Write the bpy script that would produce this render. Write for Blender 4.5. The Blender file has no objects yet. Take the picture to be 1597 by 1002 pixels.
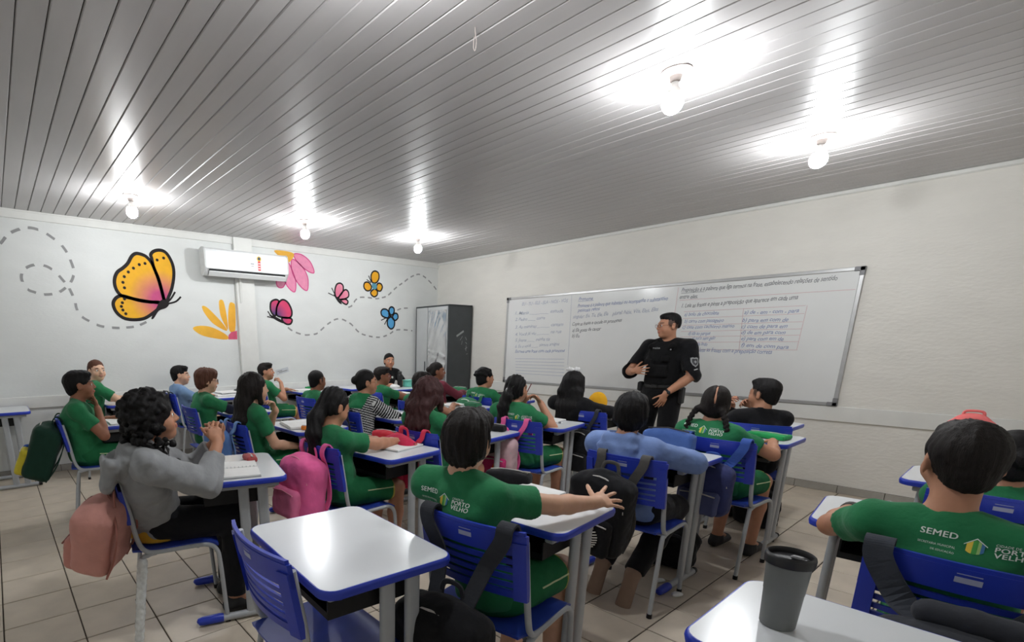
import bpy, bmesh, math, random
import numpy as np
from mathutils import Vector, Matrix
from mathutils.bvhtree import BVHTree

random.seed(7)
rng = np.random.default_rng(11)
PI = math.pi
SC = bpy.context.scene
COL = SC.collection

# ------------------------------------------------------------------ camera
# world frame: the room corner is the origin, the board wall is y = 0 (room on y < 0),
# the painted wall is x = 0 (room on x > 0), z up, metres.
def set_camera():
    yaw, pitch, roll = math.radians(52.35), math.radians(-13.922), math.radians(-0.115)
    fw = Vector((-math.sin(yaw)*math.cos(pitch), math.cos(yaw)*math.cos(pitch), math.sin(pitch)))
    r = Vector((math.cos(yaw), math.sin(yaw), 0)); u = r.cross(fw)
    r2 = r*math.cos(roll)+u*math.sin(roll); u2 = -r*math.sin(roll)+u*math.cos(roll)
    M = Matrix((( r2.x, u2.x, -fw.x, 6.595), (r2.y, u2.y, -fw.y, -6.179), (r2.z, u2.z, -fw.z, 1.397), (0, 0, 0, 1)))
    cd = bpy.data.cameras.new('camera'); co = bpy.data.objects.new('camera', cd); COL.objects.link(co)
    co.matrix_world = M
    cd.sensor_fit = 'HORIZONTAL'; cd.sensor_width = 36.0
    cd.lens = 777.26*36.0/1597.0
    cd.shift_x = (798.5-604.48)/1597.0
    cd.shift_y = (728.17-501.0)/1597.0
    cd.clip_start = 0.02; cd.clip_end = 60
    SC.camera = co
set_camera()

# ------------------------------------------------------------------ world and exposure
BULB_STRENGTH = 330.0          # the six ceiling bulbs are the room's light
w = bpy.data.worlds.new('world'); SC.world = w; w.use_nodes = True
w.node_tree.nodes['Background'].inputs[0].default_value = (0.80, 0.85, 0.90, 1)
w.node_tree.nodes['Background'].inputs[1].default_value = 0.35
SC.view_settings.view_transform = 'Standard'
SC.view_settings.look = 'None'
SC.view_settings.gamma = 1.0
SC.view_settings.use_curve_mapping = False
SC.view_settings.exposure = 0.22

# ================================================================== materials
MATS = {}
def srgb(r, g, b):
    f = lambda c: (c/255/12.92) if c/255 <= .04045 else ((c/255+.055)/1.055)**2.4
    return (f(r), f(g), f(b), 1.0)

def mat(name, col, rough=.5, spec=.5, metal=0.0, var=0.06, scale=20.0, bump=0.0, bscale=60.0, stretch=(1, 1, 1), sheen=0.0, coat=0.0, sss=0.0):
    if name in MATS: return MATS[name]
    m = bpy.data.materials.new(name); m.use_nodes = True
    nt = m.node_tree; n = nt.nodes; L = nt.links
    b = n['Principled BSDF']
    b.inputs['Roughness'].default_value = rough
    b.inputs['Specular IOR Level'].default_value = spec
    b.inputs['Metallic'].default_value = metal
    if sheen: b.inputs['Sheen Weight'].default_value = sheen
    if coat: b.inputs['Coat Weight'].default_value = coat
    if sss:
        b.inputs['Subsurface Weight'].default_value = sss
        b.inputs['Subsurface Radius'].default_value = (.02, .008, .004); b.inputs['Subsurface Scale'].default_value = .35
    tc = n.new('ShaderNodeTexCoord'); mp = n.new('ShaderNodeMapping'); mp.inputs['Scale'].default_value = stretch
    L.new(tc.outputs['Object'], mp.inputs['Vector'])
    nz = n.new('ShaderNodeTexNoise'); nz.inputs['Scale'].default_value = scale; nz.inputs['Detail'].default_value = 5
    L.new(mp.outputs['Vector'], nz.inputs['Vector'])
    rp = n.new('ShaderNodeMapRange'); rp.inputs['From Min'].default_value = .3; rp.inputs['From Max'].default_value = .7
    rp.inputs['To Min'].default_value = 1-var; rp.inputs['To Max'].default_value = 1+var
    L.new(nz.outputs['Fac'], rp.inputs['Value'])
    mx = n.new('ShaderNodeMix'); mx.data_type = 'RGBA'; mx.blend_type = 'MULTIPLY'; mx.inputs['Factor'].default_value = 1
    mx.inputs['A'].default_value = col
    L.new(rp.outputs['Result'], mx.inputs['B'])
    L.new(mx.outputs['Result'], b.inputs['Base Color'])
    if bump:
        n2 = n.new('ShaderNodeTexNoise'); n2.inputs['Scale'].default_value = bscale; n2.inputs['Detail'].default_value = 4
        L.new(mp.outputs['Vector'], n2.inputs['Vector'])
        bp = n.new('ShaderNodeBump'); bp.inputs['Strength'].default_value = bump; bp.inputs['Distance'].default_value = .01
        L.new(n2.outputs['Fac'], bp.inputs['Height']); L.new(bp.outputs['Normal'], b.inputs['Normal'])
    MATS[name] = m
    return m

def attr_mat(name, rough=.5, spec=.4, bump=0.0, bscale=60.0, sss=0.0, var=.05, scale=30, stretch=(1, 1, 1), sheen=0.0):
    """material whose colour comes from the mesh colour attribute 'Col' (own colouring of the thing)"""
    m = mat(name, (1, 1, 1, 1), rough, spec, 0, var, scale, bump, bscale, stretch, sheen=sheen, sss=sss)
    if 'attr' not in m.node_tree.nodes:
        a = m.node_tree.nodes.new('ShaderNodeAttribute'); a.name = 'attr'; a.attribute_name = 'Col'
        mx = [q for q in m.node_tree.nodes if q.bl_idname == 'ShaderNodeMix'][0]
        m.node_tree.links.new(a.outputs['Color'], mx.inputs['A'])
    return m

def emit_mat(name, col, strength):
    m = bpy.data.materials.new(name); m.use_nodes = True
    nt = m.node_tree; b = nt.nodes['Principled BSDF']
    b.inputs['Base Color'].default_value = (.9, .9, .9, 1)
    b.inputs['Emission Color'].default_value = col; b.inputs['Emission Strength'].default_value = strength
    MATS[name] = m
    return m

# ================================================================== mesh helpers
class MB:
    """collects shapes; build() links them as ONE mesh object"""
    def __init__(s): s.v = []; s.f = []
    def add(s, v, f):
        o = len(s.v); s.v += [tuple(q) for q in v]; s.f += [tuple(i+o for i in q) for q in f]; return s
    def box(s, c, d, M=None, bev=0.0):
        x, y, z = d[0]/2, d[1]/2, d[2]/2
        if bev <= 0:
            v = [(-x,-y,-z),(x,-y,-z),(x,y,-z),(-x,y,-z),(-x,-y,z),(x,-y,z),(x,y,z),(-x,y,z)]
            f = [(0,3,2,1),(4,5,6,7),(0,1,5,4),(1,2,6,5),(2,3,7,6),(3,0,4,7)]
        else:
            b = min(bev, x*.9, y*.9, z*.9)
            v = []; ring = []
            for zz, ins in ((-z, b), (-z+b, 0), (z-b, 0), (z, b)):
                r0 = len(v)
                for sx, sy in ((-1,-1),(1,-1),(1,1),(-1,1)):
                    xx, yy = x-ins, y-ins
                    if (sx, sy) in ((-1,-1),(1,1)): v += [(sx*(xx), sy*(yy-b), zz), (sx*(xx-b), sy*yy, zz)]
                    else: v += [(sx*(xx-b), sy*yy, zz), (sx*xx, sy*(yy-b), zz)]
                ring.append(list(range(r0, r0+8)))
            f = [tuple(reversed(ring[0])), tuple(ring[-1])]
            for a, c2 in zip(ring[:-1], ring[1:]):
                f += [(a[i], a[(i+1) % 8], c2[(i+1) % 8], c2[i]) for i in range(8)]
        if M is not None: v = [M @ Vector(q) for q in v]
        return s.add([(q[0]+c[0], q[1]+c[1], q[2]+c[2]) for q in v], f)
    def tube(s, pts, r, n=10, cap=True, flat=None):
        """tube along a polyline; r number or list; flat=(axis vector, factor) squashes the section"""
        P = [Vector(p) for p in pts]; k = len(P)
        R = r if isinstance(r, (list, tuple)) else [r]*k
        v = []; f = []; up = None
        for i in range(k):
            t = (P[min(i+1, k-1)]-P[max(i-1, 0)]).normalized()
            if up is None:
                up = Vector((0, 0, 1)) if abs(t.z) < .9 else Vector((1, 0, 0))
            a = (up - t*up.dot(t)).normalized(); b = t.cross(a); up = a
            for j in range(n):
                q = a*math.cos(2*PI*j/n)+b*math.sin(2*PI*j/n)
                o = q*R[i]
                if flat: o = o - Vector(flat[0])*(o.dot(Vector(flat[0])))*(1-flat[1])
                v.append(P[i]+o)
        for i in range(k-1):
            for j in range(n):
                f.append((i*n+j, i*n+(j+1) % n, (i+1)*n+(j+1) % n, (i+1)*n+j))
        if cap:
            f.append(tuple(range(n-1, -1, -1))); f.append(tuple((k-1)*n+j for j in range(n)))
        return s.add(v, f)
    def lathe(s, prof, c=(0, 0, 0), n=24):
        v = []; f = []
        for (r, z) in prof:
            for j in range(n): v.append((c[0]+r*math.cos(2*PI*j/n), c[1]+r*math.sin(2*PI*j/n), c[2]+z))
        for i in range(len(prof)-1):
            for j in range(n): f.append((i*n+j, i*n+(j+1) % n, (i+1)*n+(j+1) % n, (i+1)*n+j))
        f.append(tuple(range(n-1, -1, -1))); f.append(tuple((len(prof)-1)*n+j for j in range(n)))
        return s.add(v, f)
    def prism(s, poly, h0, h1, fn):
        """extrude a flat polygon; fn(a, b, h) gives the 3D point"""
        n = len(poly)
        v = [fn(a, b, h0) for a, b in poly]+[fn(a, b, h1) for a, b in poly]
        f = [tuple(range(n-1, -1, -1)), tuple(range(n, 2*n))]+[(i, (i+1) % n, n+(i+1) % n, n+i) for i in range(n)]
        return s.add(v, f)
    def sphere(s, c, r, n=14, m=8, M=None):
        r = r if isinstance(r, (tuple, list)) else (r, r, r)
        v = [(0, 0, -1)]; f = []
        for i in range(1, m):
            ph = -PI/2+PI*i/m
            for j in range(n): v.append((math.cos(ph)*math.cos(2*PI*j/n), math.cos(ph)*math.sin(2*PI*j/n), math.sin(ph)))
        v.append((0, 0, 1)); T = len(v)-1
        for j in range(n):
            f.append((0, 1+(j+1) % n, 1+j)); f.append((T, T-n+j, T-n+(j+1) % n))
        for i in range(m-2):
            for j in range(n): f.append((1+i*n+j, 1+i*n+(j+1) % n, 1+(i+1)*n+(j+1) % n, 1+(i+1)*n+j))
        v = [Vector((a*r[0], b*r[1], z*r[2])) for a, b, z in v]
        if M is not None: v = [M @ q for q in v]
        return s.add([q+Vector(c) for q in v], f)
    def mesh(s, name):
        me = bpy.data.meshes.new(name); me.from_pydata([tuple(q) for q in s.v], [], s.f); me.update()
        bm = bmesh.new(); bm.from_mesh(me); bmesh.ops.recalc_face_normals(bm, faces=bm.faces); bm.to_mesh(me); bm.free()
        return me
    def build(s, name, m, parent=None, smooth=False, loc=None, rot=None):
        return obj(name, s.mesh(name), m, parent, smooth, loc, rot)

def smooth_mesh(me, ang=40):
    me.polygons.foreach_set('use_smooth', [True]*len(me.polygons))
    try: me.set_sharp_from_angle(angle=math.radians(ang))
    except Exception: pass

def obj(name, me, m, parent=None, smooth=False, loc=None, rot=None):
    o = bpy.data.objects.new(name, me); COL.objects.link(o)
    if m is not None and not me.materials: me.materials.append(m)
    if smooth: smooth_mesh(me)
    if parent: o.parent = parent
    if loc is not None: o.location = loc
    if rot is not None: o.rotation_euler = rot
    return o

def empty(name, loc=(0, 0, 0), rz=0.0):
    o = bpy.data.objects.new(name, None); COL.objects.link(o); o.empty_display_size = .1
    o.location = loc; o.rotation_euler = (0, 0, rz); return o

def tag(o, label=None, cat=None, group=None, kind=None):
    if label: o['label'] = label
    if cat: o['category'] = cat
    if group: o['group'] = group
    if kind: o['kind'] = kind
    return o

def copy_tree(o, parent=None):
    c = o.copy(); COL.objects.link(c)
    if parent: c.parent = parent
    for ch in o.children: copy_tree(ch, c)
    return c

def text_mesh(txt, size=1.0, shear=0.0, spacing=1.0, bold=0.0, res=2):
    """flat text in its x-y plane, fitted so that the caller can scale it; returns verts (numpy) and faces"""
    cu = bpy.data.curves.new('txt', 'FONT'); cu.body = txt; cu.size = size; cu.shear = shear; cu.space_character = spacing
    cu.offset = bold; cu.resolution_u = res; cu.fill_mode = 'FRONT'
    ob = bpy.data.objects.new('txt', cu); COL.objects.link(ob)
    dg = bpy.context.evaluated_depsgraph_get()
    me = ob.evaluated_get(dg).to_mesh()
    v = np.array([q.co[:] for q in me.vertices]) if len(me.vertices) else np.zeros((0, 3))
    f = [tuple(p.vertices) for p in me.polygons]
    ob.evaluated_get(dg).to_mesh_clear()
    bpy.data.objects.remove(ob); bpy.data.curves.remove(cu)
    return v, f

def rounded_rect(w, d, r, n=5):
    p = []
    for cx, cy, a0 in ((w/2-r, d/2-r, 0), (-w/2+r, d/2-r, 90), (-w/2+r, -d/2+r, 180), (w/2-r, -d/2+r, 270)):
        for i in range(n+1):
            a = math.radians(a0+90*i/n); p.append((cx+r*math.cos(a), cy+r*math.sin(a)))
    return p

def bez(pts, n=6):
    """smooth polyline through points (Catmull-Rom)"""
    P = [Vector(p) for p in pts]; o = []
    for i in range(len(P)-1):
        p0 = P[max(i-1, 0)]; p1 = P[i]; p2 = P[i+1]; p3 = P[min(i+2, len(P)-1)]
        for k in range(n):
            t = k/n
            o.append(.5*((2*p1)+(p2-p0)*t+(2*p0-5*p1+4*p2-p3)*t*t+(3*p1-p0-3*p2+p3)*t**3))
    o.append(P[-1]); return o

# ================================================================== signed-distance modelling
class SD:
    """organic shapes: smooth unions of capsules and ellipsoids, turned into one continuous surface"""
    def __init__(s): s.ops = []; s.post = []
    def _op(s, kind, lo, hi, fn, k): s.ops.append((kind, np.array(lo, float), np.array(hi, float), fn, k))
    def cap(s, a, b, ra, rb=None, k=.02, op='u'):
        a = np.array(a, float); b = np.array(b, float); rb = ra if rb is None else rb
        ab = b-a; L2 = max(float(ab@ab), 1e-9); R = max(ra, rb)
        def fn(X, Y, Z):
            px, py, pz = X-a[0], Y-a[1], Z-a[2]
            t = np.clip((px*ab[0]+py*ab[1]+pz*ab[2])/L2, 0, 1)
            return np.sqrt((px-t*ab[0])**2+(py-t*ab[1])**2+(pz-t*ab[2])**2)-(ra+(rb-ra)*t)
        s._op(op, np.minimum(a, b)-R, np.maximum(a, b)+R, fn, k); return s
    def ell(s, c, r, M=None, k=.02, op='u'):
        c = np.array(c, float); r = np.array(r, float); A = np.eye(3) if M is None else np.array(M, float)
        ext = np.abs(A)@r
        def fn(X, Y, Z):
            dx, dy, dz = X-c[0], Y-c[1], Z-c[2]
            q = [A[0, i]*dx+A[1, i]*dy+A[2, i]*dz for i in range(3)]
            k0 = np.sqrt((q[0]/r[0])**2+(q[1]/r[1])**2+(q[2]/r[2])**2)
            k1 = np.sqrt((q[0]/r[0]**2)**2+(q[1]/r[1]**2)**2+(q[2]/r[2]**2)**2)
            return k0*(k0-1)/np.maximum(k1, 1e-6)
        s._op(op, c-ext, c+ext, fn, k); return s
    def ecap(s, a, b, ra, rb, xa=(1, 0, 0), k=.03, op='u'):
        """capsule with an elliptical section: ra, rb = (half width along xa, half depth)"""
        a = np.array(a, float); b = np.array(b, float); ab = b-a; L2 = max(float(ab@ab), 1e-9)
        ax = ab/math.sqrt(L2); x = np.array(xa, float); x = x-ax*(x@ax); x /= np.linalg.norm(x); y = np.cross(ax, x)
        R = max(max(ra), max(rb))
        def fn(X, Y, Z):
            px, py, pz = X-a[0], Y-a[1], Z-a[2]
            tr = (px*ab[0]+py*ab[1]+pz*ab[2])/L2; t = np.clip(tr, 0, 1)
            ox, oy, oz = px-t*ab[0], py-t*ab[1], pz-t*ab[2]
            u = ox*x[0]+oy*x[1]+oz*x[2]; v = ox*y[0]+oy*y[1]+oz*y[2]; w_ = ox*ax[0]+oy*ax[1]+oz*ax[2]
            rx = ra[0]+(rb[0]-ra[0])*t; ry = ra[1]+(rb[1]-ra[1])*t; m = np.minimum(rx, ry)
            k0 = np.sqrt((u/rx)**2+(v/ry)**2+(w_/m)**2)
            k1 = np.sqrt((u/rx**2)**2+(v/ry**2)**2+(w_/m**2)**2)
            return np.where(k0 > 1e-4, k0*(k0-1)/np.maximum(k1, 1e-6), -m)
        s._op(op, np.minimum(a, b)-R, np.maximum(a, b)+R, fn, k); return s
    def rbox(s, c, d, r, M=None, k=.02, op='u'):
        c = np.array(c, float); h = np.array(d, float)/2-r; A = np.eye(3) if M is None else np.array(M, float)
        ext = np.abs(A)@(h+r)
        def fn(X, Y, Z):
            dx, dy, dz = X-c[0], Y-c[1], Z-c[2]
            q = [np.abs(A[0, i]*dx+A[1, i]*dy+A[2, i]*dz)-h[i] for i in range(3)]
            o = np.sqrt(sum(np.maximum(t, 0)**2 for t in q))
            return o+np.minimum(np.maximum(np.maximum(q[0], q[1]), q[2]), 0)-r
        s._op(op, c-ext, c+ext, fn, k); return s
    def cutplane(s, p, n, lo=(-9, -9, -9), hi=(9, 9, 9), k=.006):
        """remove the side the normal points to (within a box)"""
        p = np.array(p, float); n = np.array(n, float); n /= np.linalg.norm(n)
        s._op('s', lo, hi, lambda X, Y, Z: -((X-p[0])*n[0]+(Y-p[1])*n[1]+(Z-p[2])*n[2]), k); return s
    def cutcyl(s, p, n, rad, length, k=.004):
        """remove a cylinder that starts at p and runs along n"""
        p = np.array(p, float); n = np.array(n, float); n /= np.linalg.norm(n)
        def fn(X, Y, Z):
            dx, dy, dz = X-p[0], Y-p[1], Z-p[2]; t = dx*n[0]+dy*n[1]+dz*n[2]
            rr = np.sqrt(np.maximum(dx*dx+dy*dy+dz*dz-t*t, 0))
            return np.maximum(np.maximum(-t, t-length), rr-rad)
        e = p+n*length
        s._op('s', np.minimum(p, e)-rad, np.maximum(p, e)+rad, fn, k); return s
    def noise(s, fn): s.post.append(fn); return s
    def solve(s, h):
        lo = np.min([o[1] for o in s.ops if o[0] == 'u'], axis=0)-.03
        hi = np.max([o[2] for o in s.ops if o[0] == 'u'], axis=0)+.03
        n = np.ceil((hi-lo)/h).astype(int)+1
        ax = [lo[i]+h*np.arange(n[i]) for i in range(3)]
        F = np.full(n, .08, np.float32)
        for kind, a, b, fn, k in s.ops:
            m = k+.02
            i0 = np.clip(np.floor((a-m-lo)/h).astype(int), 0, n); i1 = np.clip(np.ceil((b+m-lo)/h).astype(int)+1, 0, n)
            if np.any(i1 <= i0): continue
            sl = tuple(slice(i0[j], i1[j]) for j in range(3))
            X = ax[0][sl[0]][:, None, None]; Y = ax[1][sl[1]][None, :, None]; Z = ax[2][sl[2]][None, None, :]
            d = fn(X, Y, Z); A = F[sl]
            if kind == 'u':
                q = np.maximum(k-np.abs(A-d), 0)/k if k > 0 else 0
                F[sl] = np.minimum(A, d)-q*q*k*.25
            else:
                d = -d; q = np.maximum(k-np.abs(A-d), 0)/k if k > 0 else 0
                F[sl] = np.maximum(A, d)+q*q*k*.25
        if s.post:
            I = np.argwhere(np.abs(F) < .03)
            P = lo+h*I
            dv = np.zeros(len(I))
            for fn in s.post: dv += fn(P[:, 0], P[:, 1], P[:, 2])
            F[I[:, 0], I[:, 1], I[:, 2]] += dv.astype(np.float32)
        F[0], F[-1], F[:, 0], F[:, -1], F[:, :, 0], F[:, :, -1] = .05, .05, .05, .05, .05, .05
        return surface_net(F, lo, h)

def surface_net(F, lo, h):
    ins = F < 0
    c = ins[:-1, :-1, :-1].astype(np.int8)
    tot = np.zeros(c.shape, np.int8)
    for dx in (0, 1):
        for dy in (0, 1):
            for dz in (0, 1):
                tot += ins[dx:dx+c.shape[0], dy:dy+c.shape[1], dz:dz+c.shape[2]]
    act = (tot > 0) & (tot < 8)
    I = np.argwhere(act); idx = np.full(c.shape, -1, np.int32); idx[act] = np.arange(len(I))
    acc = np.zeros((len(I), 3)); cnt = np.zeros(len(I))
    for axis in range(3):
        for o1 in (0, 1):
            for o2 in (0, 1):
                off = [0, 0, 0]; oth = [a for a in range(3) if a != axis]; off[oth[0]] = o1; off[oth[1]] = o2
                a = I+off; b = a.copy(); b[:, axis] += 1
                fa = F[a[:, 0], a[:, 1], a[:, 2]]; fb = F[b[:, 0], b[:, 1], b[:, 2]]
                x = (fa < 0) != (fb < 0)
                t = np.where(x, fa/np.where(x, fa-fb, 1), 0)
                p = np.zeros((len(I), 3)); p[:] = off; p[:, axis] = t
                acc[x] += p[x]; cnt[x] += 1
    V = lo+h*(I+acc/np.maximum(cnt, 1)[:, None])
    Q = []
    for axis in range(3):
        o = [a for a in range(3) if a != axis]
        sa = [slice(None)]*3; sb = [slice(None)]*3; sa[axis] = slice(0, -1); sb[axis] = slice(1, None)
        a, b = ins[tuple(sa)], ins[tuple(sb)]
        E = np.argwhere(a != b)
        E = E[(E[:, o[0]] > 0) & (E[:, o[1]] > 0) & (E[:, o[0]] < F.shape[o[0]]-1) & (E[:, o[1]] < F.shape[o[1]]-1)]
        if not len(E): continue
        fl = a[E[:, 0], E[:, 1], E[:, 2]]
        def at(d0, d1):
            q = E.copy(); q[:, o[0]] -= d0; q[:, o[1]] -= d1
            return idx[q[:, 0], q[:, 1], q[:, 2]]
        q = np.stack([at(1, 1), at(0, 1), at(0, 0), at(1, 0)], 1)
        if axis == 1: fl = ~fl
        q[~fl] = q[~fl][:, ::-1]
        Q.append(q)
    Q = np.concatenate(Q); Q = Q[(Q >= 0).all(1)]
    return V, Q

def relax(V, Q, it=1, lam=.5):
    """light Laplacian smoothing"""
    E = np.concatenate([Q[:, [0, 1]], Q[:, [1, 2]], Q[:, [2, 3]], Q[:, [3, 0]]])
    for _ in range(it):
        S = np.zeros_like(V); n = np.zeros(len(V))
        np.add.at(S, E[:, 0], V[E[:, 1]]); np.add.at(S, E[:, 1], V[E[:, 0]])
        np.add.at(n, E[:, 0], 1); np.add.at(n, E[:, 1], 1)
        V = V+lam*(S/np.maximum(n, 1)[:, None]-V)
    return V

def np_mesh(name, V, Q, color=None):
    me = bpy.data.meshes.new(name)
    me.vertices.add(len(V)); me.vertices.foreach_set('co', np.ascontiguousarray(V, np.float32).ravel())
    nq = len(Q); me.loops.add(nq*4); me.loops.foreach_set('vertex_index', np.ascontiguousarray(Q, np.int32).ravel())
    me.polygons.add(nq); me.polygons.foreach_set('loop_start', np.arange(0, nq*4, 4, dtype=np.int32))
    me.polygons.foreach_set('use_smooth', np.ones(nq, bool))
    me.update(calc_edges=True)
    if color is not None:
        at = me.color_attributes.new('Col', 'FLOAT_COLOR', 'POINT')
        at.data.foreach_set('color', np.ascontiguousarray(color, np.float32).ravel())
    return me

def vnoise(x, y, z, f, seed=0):
    """cheap smooth pseudo noise in [-1, 1]"""
    a = seed*1.7
    return (np.sin(f*(x*1.0+y*.7)+a)*np.sin(f*(y*1.1-z*.6)+2.1+a)+np.sin(f*1.7*(z*.9+x*.5)+4.2+a)*np.sin(f*1.6*(x*.8-y*.9)+.7+a)
            + .5*np.sin(f*2.9*(x+z)+1.3*a)*np.sin(f*3.1*(y-z*.5)+a))/2.5

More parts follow.
